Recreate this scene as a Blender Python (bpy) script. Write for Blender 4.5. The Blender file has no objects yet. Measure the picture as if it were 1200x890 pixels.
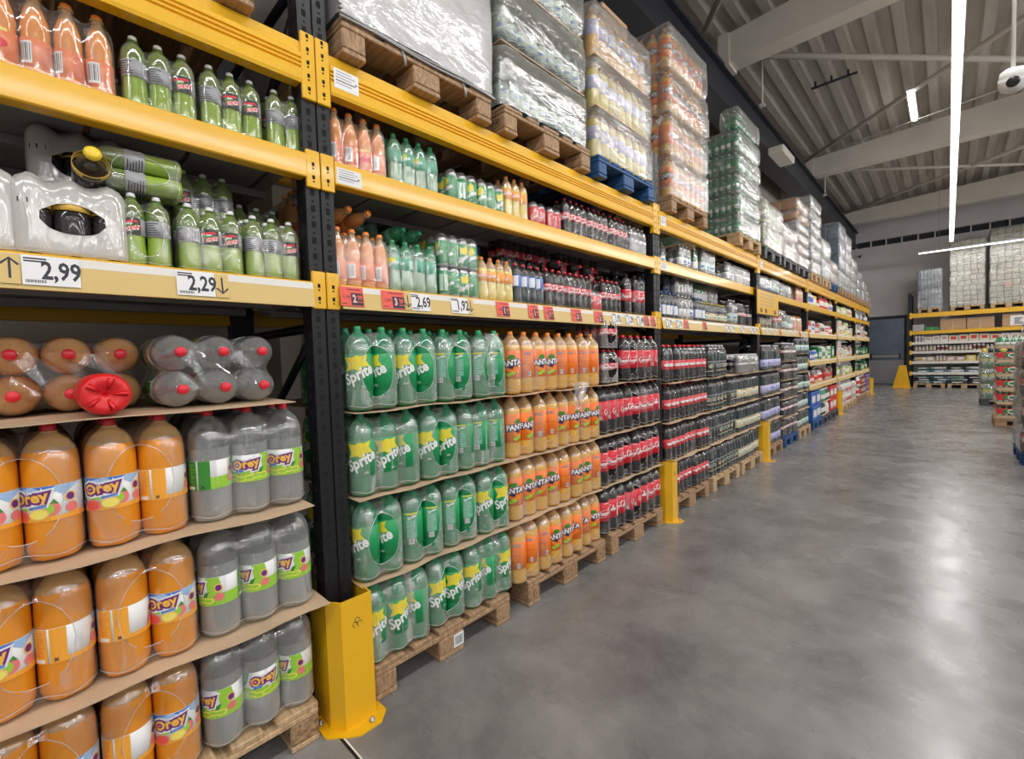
import bpy, bmesh, math, random
from mathutils import Vector, Matrix
PI = math.pi
rnd = random.Random(7)
S = bpy.context.scene
COL = S.collection

# ------------------------------------------------------------------ camera, light, exposure
def camera():
    yaw, pitch, roll = 0.76199685, -0.04291739, -0.03144918
    fw = Vector((-math.sin(yaw)*math.cos(pitch), math.cos(yaw)*math.cos(pitch), math.sin(pitch)))
    r = Vector((math.cos(yaw), math.sin(yaw), 0)); u = r.cross(fw)
    r2 = r*math.cos(roll)+u*math.sin(roll); u2 = -r*math.sin(roll)+u*math.cos(roll)
    cd = bpy.data.cameras.new('camera'); co = bpy.data.objects.new('camera', cd); COL.objects.link(co)
    m = Matrix((r2, u2, -fw)).transposed().to_4x4(); m.translation = Vector((1.7494, -0.8031, 1.3941))
    co.matrix_world = m
    cd.sensor_width = 36; cd.lens = 536.06/1200*36; cd.clip_start = .02; cd.clip_end = 100
    S.camera = co
camera()
EXPOSURE = 0.16
LED = 44.0          # strength of the ceiling LED strips
DAY = 0.48          # soft light entering from the open hall to the right and behind
S.view_settings.view_transform = 'Standard'; S.view_settings.look = 'None'
S.view_settings.gamma = 1; S.view_settings.use_curve_mapping = False; S.view_settings.exposure = EXPOSURE
w = bpy.data.worlds.new('hall_light'); S.world = w; w.use_nodes = True
w.node_tree.nodes['Background'].inputs[0].default_value = (1, .985, .96, 1)
w.node_tree.nodes['Background'].inputs[1].default_value = DAY
cy = S.cycles
cy.max_bounces = 7; cy.diffuse_bounces = 3; cy.glossy_bounces = 3; cy.transmission_bounces = 3
cy.transparent_max_bounces = 14; cy.use_denoising = True; cy.caustics_reflective = False; cy.caustics_refractive = False
cy.sample_clamp_indirect = 4; cy.use_adaptive_sampling = True; cy.adaptive_threshold = 0.03

# ------------------------------------------------------------------ materials
MATS = {}
def _nt(name):
    m = bpy.data.materials.new(name); m.use_nodes = True; nt = m.node_tree
    MATS[name] = m
    return m, nt, nt.nodes['Principled BSDF'], nt.nodes['Material Output']
def mat(name, col, rough=.5, metal=0, spec=.5, coat=0, var=0, scale=20, emit=0, bump=0, stretch=(1,1,1), sss=0):
    m, nt, b, o = _nt(name)
    b.inputs['Base Color'].default_value = (*col, 1); b.inputs['Roughness'].default_value = rough
    b.inputs['Metallic'].default_value = metal; b.inputs['Specular IOR Level'].default_value = spec
    b.inputs['Coat Weight'].default_value = coat; b.inputs['Coat Roughness'].default_value = .08
    if emit:
        b.inputs['Emission Color'].default_value = (*col, 1); b.inputs['Emission Strength'].default_value = emit
    if var or bump:
        tc = nt.nodes.new('ShaderNodeTexCoord'); mp = nt.nodes.new('ShaderNodeMapping'); n = nt.nodes.new('ShaderNodeTexNoise')
        mp.inputs['Scale'].default_value = stretch; n.inputs['Scale'].default_value = scale; n.inputs['Detail'].default_value = 5
        nt.links.new(tc.outputs['Object'], mp.inputs[0]); nt.links.new(mp.outputs[0], n.inputs['Vector'])
        if var:
            mx = nt.nodes.new('ShaderNodeMix'); mx.data_type = 'RGBA'
            mx.inputs[6].default_value = (*[c*(1-var) for c in col], 1); mx.inputs[7].default_value = (*[min(1, c*(1+var)) for c in col], 1)
            rp = nt.nodes.new('ShaderNodeMapRange'); rp.inputs[1].default_value = .3; rp.inputs[2].default_value = .7
            nt.links.new(n.outputs[0], rp.inputs[0]); nt.links.new(rp.outputs[0], mx.inputs[0]); nt.links.new(mx.outputs[2], b.inputs['Base Color'])
        if bump:
            bp = nt.nodes.new('ShaderNodeBump'); bp.inputs['Strength'].default_value = bump; bp.inputs['Distance'].default_value = .01
            nt.links.new(n.outputs[0], bp.inputs['Height']); nt.links.new(bp.outputs[0], b.inputs['Normal'])
    return m
def gloss_over(nt, sh, o, rough, normal=None, amt=1.0, gb=.085):
    fw_ = nt.nodes.new('ShaderNodeLayerWeight'); fw_.inputs[0].default_value = .5
    pw = nt.nodes.new('ShaderNodeMath'); pw.operation = 'POWER'; pw.inputs[1].default_value = 3.5; nt.links.new(fw_.outputs['Facing'], pw.inputs[0])
    fr = nt.nodes.new('ShaderNodeMath'); fr.operation = 'MULTIPLY_ADD'; fr.inputs[1].default_value = .32 if gb > .05 else .2; fr.inputs[2].default_value = gb; nt.links.new(pw.outputs[0], fr.inputs[0])
    g = nt.nodes.new('ShaderNodeBsdfGlossy'); g.inputs['Roughness'].default_value = rough; g.inputs['Color'].default_value = (amt, amt, amt, 1)
    mx = nt.nodes.new('ShaderNodeMixShader')
    if normal is not None: nt.links.new(normal, g.inputs['Normal'])
    nt.links.new(fr.outputs[0], mx.inputs[0]); nt.links.new(sh, mx.inputs[1]); nt.links.new(g.outputs[0], mx.inputs[2]); nt.links.new(mx.outputs[0], o.inputs[0])
def clear(name, tint, body, fac, rough=.12, spec=.6):
    """see-through plastic: tinted transmission mixed with a glossy body"""
    m, nt, b, o = _nt(name)
    b.inputs['Base Color'].default_value = (*body, 1); b.inputs['Roughness'].default_value = rough
    b.inputs['Specular IOR Level'].default_value = spec
    t = nt.nodes.new('ShaderNodeBsdfTransparent'); t.inputs[0].default_value = (*tint, 1)
    lw = nt.nodes.new('ShaderNodeLayerWeight'); lw.inputs[0].default_value = .25
    ad = nt.nodes.new('ShaderNodeMath'); ad.operation = 'MULTIPLY_ADD'; ad.inputs[1].default_value = .6; ad.inputs[2].default_value = fac; ad.use_clamp = True
    mx = nt.nodes.new('ShaderNodeMixShader')
    nt.links.new(lw.outputs['Facing'], ad.inputs[0]); nt.links.new(ad.outputs[0], mx.inputs[0])
    nt.links.new(t.outputs[0], mx.inputs[1]); nt.links.new(b.outputs[0], mx.inputs[2]); gloss_over(nt, mx.outputs[0], o, .07, gb=.03 if 'dark' in name else .085)
    return m
def film(name, haze, col=(.86,.86,.85), rough=.16, scale=9, streak=.3, bump=.35, stretch=(1,1,.35), facing=.26, gl=.10, dist=1.6, gb=.085):
    """shrink film: hazy, glossy, crumpled in streaks"""
    m, nt, b, o = _nt(name)
    b.inputs['Base Color'].default_value = (*col, 1); b.inputs['Roughness'].default_value = rough; b.inputs['Specular IOR Level'].default_value = .9
    b.inputs['Coat Weight'].default_value = .5; b.inputs['Coat Roughness'].default_value = .06
    t = nt.nodes.new('ShaderNodeBsdfTransparent')
    geo = nt.nodes.new('ShaderNodeNewGeometry'); mp = nt.nodes.new('ShaderNodeMapping'); mp.inputs['Scale'].default_value = stretch
    n = nt.nodes.new('ShaderNodeTexNoise'); n.inputs['Scale'].default_value = scale; n.inputs['Detail'].default_value = 4; n.inputs['Distortion'].default_value = dist
    nt.links.new(geo.outputs['Position'], mp.inputs[0]); nt.links.new(mp.outputs[0], n.inputs['Vector'])
    rp = nt.nodes.new('ShaderNodeMapRange'); rp.inputs[1].default_value = .52; rp.inputs[2].default_value = .72; rp.inputs[4].default_value = streak
    nt.links.new(n.outputs[0], rp.inputs[0])
    lw_ = nt.nodes.new('ShaderNodeLayerWeight'); lw_.inputs[0].default_value = .5
    lp = nt.nodes.new('ShaderNodeMath'); lp.operation = 'POWER'; lp.inputs[1].default_value = 3; nt.links.new(lw_.outputs['Facing'], lp.inputs[0])
    a = nt.nodes.new('ShaderNodeMath'); a.operation = 'MULTIPLY_ADD'; a.inputs[1].default_value = facing*2.4; a.inputs[2].default_value = haze
    a2 = nt.nodes.new('ShaderNodeMath'); a2.operation = 'ADD'; a2.use_clamp = True
    nt.links.new(lp.outputs[0], a.inputs[0]); nt.links.new(a.outputs[0], a2.inputs[0]); nt.links.new(rp.outputs[0], a2.inputs[1])
    bp = nt.nodes.new('ShaderNodeBump'); bp.inputs['Strength'].default_value = bump; bp.inputs['Distance'].default_value = .02
    nt.links.new(n.outputs[0], bp.inputs['Height']); nt.links.new(bp.outputs[0], b.inputs['Normal']); nt.links.new(bp.outputs[0], b.inputs['Coat Normal'])
    mx = nt.nodes.new('ShaderNodeMixShader')
    nt.links.new(a2.outputs[0], mx.inputs[0]); nt.links.new(t.outputs[0], mx.inputs[1]); nt.links.new(b.outputs[0], mx.inputs[2]); gloss_over(nt, mx.outputs[0], o, gl, bp.outputs[0], gb=gb)
    return m

mat('yellow', (.83,.455,.008), .30, coat=.35, var=.04, scale=3)
mat('yellow_groove', (.42,.22,.01), .5)
mat('rail', (.66,.47,.17), .4)
mat('rail_white', (.74,.71,.66), .35)
mat('black_steel', (.010,.010,.012), .38, spec=.35)
mat('steel', (.42,.43,.45), .35, metal=.8)
mat('dark_hole', (.003,.003,.003), .9)
mat('panel', (.36,.35,.34), .5, metal=.3, var=.15, scale=3)
mat('wood', (.36,.225,.125), .75, var=.38, scale=5, stretch=(1,14,8), bump=.3)
mat('wood_pale', (.50,.34,.19), .75, var=.32, scale=5, stretch=(1,14,8), bump=.3)
mat('chipblock', (.31,.19,.10), .85, var=.6, scale=60, bump=.5)
mat('blue_wood', (.015,.075,.22), .6, var=.35, scale=8, stretch=(1,8,6))
mat('grey_plastic', (.05,.055,.065), .5)
mat('cardboard', (.56,.40,.26), .8, var=.12, scale=6)
mat('carton_brown', (.45,.29,.17), .8, var=.12, scale=5)
mat('white', (.82,.82,.80), .5)
mat('paper', (.80,.80,.80), .6)
mat('ink', (.03,.03,.045), .6)
mat('ink_grey', (.35,.35,.37), .6)
mat('red_tag', (.80,.10,.07), .5)
mat('red', (.72,.015,.02), .35)
mat('coke_red', (.72,.008,.03), .35)
mat('red_cap', (.70,.02,.04), .3)
mat('orange_cap', (.85,.24,.03), .35)
mat('yellow_cap', (.85,.60,.03), .35)
mat('green_cap', (.02,.30,.12), .3)
mat('white_cap', (.75,.75,.76), .35)
mat('blue_cap', (.03,.10,.5), .35)
mat('black_cap', (.02,.02,.02), .3)
mat('juice', (.80,.29,.015), .14, coat=.5, var=.06, scale=8)
mat('fanta', (.80,.43,.06), .14, coat=.5, var=.05, scale=8)
mat('cola', (.008,.004,.004), .1, spec=.3)
mat('dark_drink', (.008,.026,.030), .1, spec=.3)
mat('peach', (.78,.31,.09), .14, coat=.5)
mat('lemonade', (.76,.60,.10), .16, coat=.5)
mat('dew', (.26,.40,.045), .14, coat=.5)
mat('sprite_green', (.005,.22,.075), .12, coat=.5)
mat('pale_green', (.25,.42,.28), .15, coat=.5)
mat('bluewater', (.10,.30,.55), .15, coat=.5)
mat('choco', (.22,.10,.045), .4)
clear('water', (.78,.80,.80), (.58,.60,.59), .34)
clear('shell', (.80,.81,.81), (.52,.54,.54), .10, .07)
clear('shell_green', (.38,.78,.55), (.08,.42,.23), .42, .08)
clear('shell_orange', (.95,.75,.45), (.85,.55,.26), .42, .08)
clear('shell_dark', (.25,.2,.18), (.06,.055,.055), .45, .06)
clear('shell_lime', (.6,.78,.35), (.30,.42,.12), .35, .08)
film('film', .03, streak=.22, facing=.13)
film('film_mid', .13, streak=.3)
film('film_thin', .012, facing=.17, streak=.13, gb=.035)
film('film_haze', .16, streak=.4, scale=7)
film('film_milky', .86, (.58,.57,.55), .3, streak=.14, facing=.1)
film('film_white', .97, (.25,.25,.245), .5, scale=4, streak=.03, bump=.35, facing=0, stretch=(1,1,2), gl=.34, dist=.4)
film('film_load', .24, (.47,.47,.455), .2, scale=5, streak=.5, bump=.8, stretch=(1,.8,4), gl=.14, dist=.7)  # haze: milky film plus light glare on the aisle faces, put into the colour
film('film_load_thick', .30, (.42,.44,.40), .2, scale=5, streak=.45, bump=.6, stretch=(1,.7,3), gl=.13, dist=.5)
film('film_edge', .8, (.85,.85,.85), .2, streak=.1)
for n, c in dict(l_green=(.005,.30,.09), l_green2=(.02,.20,.08), l_teal=(.12,.42,.28), l_yellow=(.83,.70,.05), l_white=(.84,.84,.84), l_orange=(.90,.20,.015), l_orange2=(.93,.40,.04),
                 l_navy=(.012,.02,.10), l_blue=(.06,.19,.62), l_sky=(.36,.55,.83), l_lime=(.33,.62,.05), l_leaf=(.04,.26,.03), l_purple=(.16,.02,.20), l_gold=(.93,.52,.06),
                 l_pink=(.85,.20,.20), l_lemon=(.90,.78,.15), l_rind=(.90,.55,.15), l_grey=(.33,.34,.36), l_black=(.02,.02,.02), l_cream=(.72,.62,.40), l_lilac=(.50,.48,.74),
                 l_coral=(.82,.24,.10), l_pinkpale=(.78,.42,.42), l_mint=(.52,.68,.58), l_red=(.72,.015,.03), l_brown=(.2,.08,.03), l_goldfoil=(.75,.48,.08)).items():
    mat(n, c, .38, coat=.15)

# ------------------------------------------------------------------ mesh helper
class MB:
    def __init__(s): s.v = []; s.f = []; s.m = []; s.s = []
    def add(s, v, f, m, smooth=False):
        b = len(s.v); s.v += [tuple(p) for p in v]
        for q in f: s.f.append(tuple(i+b for i in q)); s.m.append(m); s.s.append(smooth)
        return s
    def merge(s, o, M=None, remap=None):
        b = len(s.v); s.v += [tuple(M @ Vector(p)) for p in o.v] if M is not None else o.v
        s.f += [tuple(i+b for i in q) for q in o.f]; s.s += o.s
        s.m += [remap.get(x, x) for x in o.m] if remap else o.m
        return s
    def box(s, a, b, m, bev=0, smooth=False):
        x0,y0,z0 = a; x1,y1,z1 = b
        if bev <= 0:
            v = [(x0,y0,z0),(x1,y0,z0),(x1,y1,z0),(x0,y1,z0),(x0,y0,z1),(x1,y0,z1),(x1,y1,z1),(x0,y1,z1)]
            return s.add(v, [(3,2,1,0),(4,5,6,7),(0,1,5,4),(1,2,6,5),(2,3,7,6),(3,0,4,7)], m)
        c = bev; rings = []
        def ring(x0,y0,x1,y1,c,z): return [(x0+c,y0,z),(x1-c,y0,z),(x1,y0+c,z),(x1,y1-c,z),(x1-c,y1,z),(x0+c,y1,z),(x0,y1-c,z),(x0,y0+c,z)]
        for ins, z in ((c,z0),(0,z0+c),(0,z1-c),(c,z1)):
            rings.append(ring(x0+ins,y0+ins,x1-ins,y1-ins,c if ins==0 else c*.6,z))
        return s.loft(rings, m, smooth, True)
    def loft(s, rings, m, smooth=True, caps=True, close=True):
        n = len(rings[0]); v = [p for r in rings for p in r]; f = []
        for k in range(len(rings)-1):
            for i in range(n if close else n-1):
                j = (i+1) % n; f.append((k*n+i, k*n+j, (k+1)*n+j, (k+1)*n+i))
        if caps: f += [tuple(reversed(range(n))), tuple(range((len(rings)-1)*n, len(rings)*n))]
        ms = m if isinstance(m, list) else None
        if ms:
            b = len(s.v); s.v += v
            for q, fc in enumerate(f):
                k = q//n if q < n*(len(rings)-1) else (0 if q == n*(len(rings)-1) else len(rings)-2)
                s.f.append(tuple(i+b for i in fc)); s.m.append(ms[k]); s.s.append(smooth)
            return s
        return s.add(v, f, m, smooth)
    def lathe(s, prof, segs, m, lobes=0, caps=True):
        rings = []
        for k, (r, z) in enumerate(prof):
            q = []
            for i in range(segs):
                a = 2*PI*i/segs; rr = r
                if lobes and k < 5: rr = r*(1-.07*(1-math.cos(lobes*a))*(1-k/5))
                q.append((rr*math.cos(a), rr*math.sin(a), z))
            rings.append(q)
        return s.loft(rings, m, True, caps)
    def tube(s, pts, r, m, segs=6, close=False):
        pts = [Vector(p) for p in pts]; rings = []; N = len(pts)
        for i, p in enumerate(pts):
            d = (pts[(i+1) % N]-pts[i-1]) if close else (pts[min(i+1, N-1)]-pts[max(i-1, 0)])
            d.normalize(); a = d.cross(Vector((0,0,1)) if abs(d.z) < .9 else Vector((1,0,0))).normalized(); b = d.cross(a)
            rings.append([tuple(p+a*r*math.cos(2*PI*k/segs)+b*r*math.sin(2*PI*k/segs)) for k in range(segs)])
        if close: rings.append(rings[0])
        return s.loft(rings, m, True, not close)
    def mesh(s, name):
        me = bpy.data.meshes.new(name); me.from_pydata(s.v, [], s.f)
        names = list(dict.fromkeys(s.m))
        for n in names: me.materials.append(MATS[n])
        ix = {n: i for i, n in enumerate(names)}
        me.polygons.foreach_set('material_index', [ix[x] for x in s.m]); me.polygons.foreach_set('use_smooth', s.s)
        me.update(); return me
_ON = ('first second third fourth fifth sixth seventh eighth ninth tenth eleventh twelfth thirteenth fourteenth fifteenth sixteenth seventeenth eighteenth nineteenth twentieth twenty-first twenty-second twenty-third twenty-fourth twenty-fifth twenty-sixth').split()
def words(label):
    import re
    return re.sub(r'(item|place|tag|layer|number) (\d+)', lambda m: _ON[int(m.group(2))-1]+' '+('one' if m.group(1) == 'number' else m.group(1)), label)
def put(name, me, parent=None, loc=(0,0,0), rot=(0,0,0), **props):
    if isinstance(me, MB): me = me.mesh(name)
    o = bpy.data.objects.new(name, me); COL.objects.link(o); o.location = loc; o.rotation_euler = rot
    if parent: o.parent = parent
    for k, v in props.items(): o[k] = v
    return o
def root(name, loc, label, category, group=None, rot=(0,0,0)):
    o = bpy.data.objects.new(name, None); COL.objects.link(o); o.location = loc; o.rotation_euler = rot
    o.empty_display_size = .05; o['label'] = words(label); o['category'] = category
    if group: o['group'] = group
    return o
def tag(o, label, category, group=None):
    o['label'] = words(label); o['category'] = category
    if group: o['group'] = group
    return o
def struct(o): o['kind'] = 'structure'; return o

# ------------------------------------------------------------------ lettering
_txt = {}
def text2d(t, size, shear=0, fat=0, res=2):
    key = (t, round(size, 4), shear, round(fat, 5), res)
    if key in _txt: return _txt[key]
    cu = bpy.data.curves.new('t', 'FONT'); cu.body = t; cu.size = size; cu.shear = shear; cu.offset = fat; cu.resolution_u = res
    cu.align_x = 'CENTER'; cu.align_y = 'CENTER'; cu.fill_mode = 'FRONT'
    ob = bpy.data.objects.new('t', cu); COL.objects.link(ob); bpy.context.view_layer.update()
    me = ob.evaluated_get(bpy.context.evaluated_depsgraph_get()).to_mesh()
    v = [(p.co.x, p.co.y) for p in me.vertices]; f = [tuple(p.vertices) for p in me.polygons]
    ob.evaluated_get(bpy.context.evaluated_depsgraph_get()).to_mesh_clear()
    bpy.data.objects.remove(ob); bpy.data.curves.remove(cu)
    _txt[key] = (v, f); return v, f
def xf(vf, dx=0, dy=0, rot=0, sx=1, sy=1):
    v, f = vf; c, s = math.cos(rot), math.sin(rot)
    return [(x*sx*c-y*sy*s+dx, x*sx*s+y*sy*c+dy) for x, y in v], f
def rect2(x0, y0, x1, y1): return [(x0,y0),(x1,y0),(x1,y1),(x0,y1)], [(0,1,2,3)]
def ell2(cx, cy, rx, ry, n=14): return [(cx+rx*math.cos(2*PI*i/n), cy+ry*math.sin(2*PI*i/n)) for i in range(n)], [tuple(range(n))]
def poly2(*p): return list(p), [tuple(range(len(p)))]
def stroke2(pts, w, n=6, thin=.45):
    """calligraphic stroke through pts (Catmull-Rom)"""
    P = [Vector(p) for p in pts]; P = [P[0]]+P+[P[-1]]; c = []
    for i in range(1, len(P)-2):
        for k in range(n):
            t = k/n; a, b, d, e = P[i-1], P[i], P[i+1], P[i+2]
            c.append(.5*((2*b)+(d-a)*t+(2*a-5*b+4*d-e)*t*t+(3*b-a-3*d+e)*t**3))
    c.append(P[-2]); v = []; f = []
    for i, p in enumerate(c):
        d = c[min(i+1, len(c)-1)]-c[max(i-1, 0)]; d.normalize(); nn = Vector((-d.y, d.x))
        ww = w*(thin+(1-thin)*abs(d.y))*.5; v += [tuple(p+nn*ww), tuple(p-nn*ww)]
        if i: f.append((2*i-2, 2*i-1, 2*i+1, 2*i))
    return v, f
def cocacola2d(W):
    """the two-word script, about W wide"""
    k = W/10.; st = []
    def A(*p, w=.5): st.append(stroke2([(x*k, y*k) for x, y in p], w*k))
    A((2.1,3.2),(1.4,3.5),(.6,2.6),(.4,1.2),(1.1,.4),(2.2,.9),(2.6,1.5))
    A((.3,.3),(1.6,-.45),(3.6,-.5),(5.2,-.1), w=.35)
    A((3.3,1.6),(2.8,1.5),(2.6,.8),(3.0,.4),(3.4,.8),(3.3,1.6),(3.8,1.2))
    A((4.6,1.5),(4.0,1.5),(3.8,.8),(4.2,.4),(4.7,.8))
    A((5.5,1.5),(5.0,1.5),(4.8,.8),(5.1,.4),(5.5,1.0),(5.6,1.6),(5.6,.6),(5.9,.6))
    A((5.9,1.0),(6.3,1.05), w=.4)
    A((8.0,3.0),(7.4,3.5),(6.7,2.6),(6.5,1.2),(7.1,.4),(7.9,.9),(8.0,1.3))
    A((2.3,2.6),(4.2,3.0),(6.0,2.7),(7.0,3.6),(8.4,3.7), w=.3)
    A((8.5,1.6),(8.1,1.5),(7.9,.8),(8.2,.4),(8.6,.8),(8.5,1.6))
    A((8.8,.9),(9.3,2.2),(9.4,3.2),(9.0,2.6),(8.9,.9),(9.1,.4),(9.5,.9))
    A((10.1,1.5),(9.7,1.5),(9.5,.8),(9.8,.4),(10.2,1.0),(10.3,1.6),(10.3,.6),(10.6,.6))
    v = []; f = []
    for a, b in st:
        o = len(v); v += [(x-W*.53, y-W*.16) for x, y in a]; f += [tuple(i+o for i in q) for q in b]
    return v, f
def decal_bm(items, step):
    """items: (verts2d, faces, mat, layer) -> cut in strips so that they can be bent"""
    out = []
    for (v, f), m, lay in items:
        bm = bmesh.new(); vs = [bm.verts.new((x, y, 0)) for x, y in v]
        for q in f:
            try: bm.faces.new([vs[i] for i in q])
            except ValueError: pass
        if bm.verts:
            x0 = min(p[0] for p in v); x1 = max(p[0] for p in v); k = math.ceil(x0/step)
            while k*step < x1:
                bmesh.ops.bisect_plane(bm, geom=bm.verts[:]+bm.edges[:]+bm.faces[:], plane_co=(k*step,0,0), plane_no=(1,0,0)); k += 1
        bm.verts.index_update()
        out.append(([tuple(p.co) for p in bm.verts], [tuple(q.index for q in fc.verts) for fc in bm.faces], m, lay)); bm.free()
    return out
def wrap_label(R, z0, z1, base, items, segs=32):
    mb = MB()
    mb.lathe([(R-.0008,z0),(R,z0+.0004),(R,z1-.0004),(R-.0008,z1)], segs, base, caps=False)
    for v, f, m, lay in decal_bm(items, 2*PI*R/segs):
        rr = R+.00035+.00035*lay
        mb.add([(rr*math.cos(x/R), rr*math.sin(x/R), y) for x, y, _ in v], f, m)
    return mb
def flat_sign(items, place):
    """items on a plane; place(s, t, n) -> point"""
    mb = MB()
    for (v, f), m, lay in items: mb.add([place(x, y, .0004*lay) for x, y in v], f, m)
    return mb
def barcode2(x0, y0, x1, y1, n=9):
    out = [(rect2(x0, y0, x1, y1), 'l_white', 1)]; w = (x1-x0)/(n*2+1)
    for i in range(n): out.append((rect2(x0+w*(2*i+1), y0+(y1-y0)*.12, x0+w*(2*i+1.6+.5*(i % 3 == 0)), y1-(y1-y0)*.1), 'ink', 2))
    return out
def lines2(x0, y0, x1, y1, n, m, lay=1):
    h = (y1-y0)/n; r = random.Random(n)
    return [(rect2(x0, y0+h*(i+.3), x0+(x1-x0)*(.65+.35*r.random()), y0+h*(i+.62)), m, lay) for i in range(n)]

# ------------------------------------------------------------------ bottle kinds
PROF = dict(
 big=[(.55,.03),(.64,.012),(.80,0),(.94,.02),(1,.075),(1,.66),(.99,.71),(.955,.76),(.89,.80),(.77,.845),(.60,.88),(.40,.915),(.28,.935),(.26,.955)],
 orey=[(.55,.03),(.64,.012),(.80,0),(.94,.02),(1,.085),(1,.665),(.985,.72),(.94,.775),(.85,.825),(.68,.875),(.42,.915),(.25,.94),(.22,.955)],
 coke=[(.55,.03),(.64,.012),(.80,0),(.95,.02),(1,.09),(1,.20),(.95,.31),(.945,.33),(.96,.62),(1,.68),(.97,.735),(.87,.80),(.70,.855),(.48,.90),(.30,.935),(.26,.955)],
 slim=[(.55,.02),(.66,.01),(.80,0),(.95,.02),(1,.07),(.97,.18),(.93,.30),(.93,.5),(.96,.56),(.86,.68),(.66,.78),(.45,.86),(.36,.90),(.34,.94)],
 glass=[(.6,.01),(.8,0),(.97,.02),(1,.05),(1,.52),(.96,.60),(.75,.68),(.5,.75),(.4,.82),(.36,.93),(.40,.95)],
)
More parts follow.
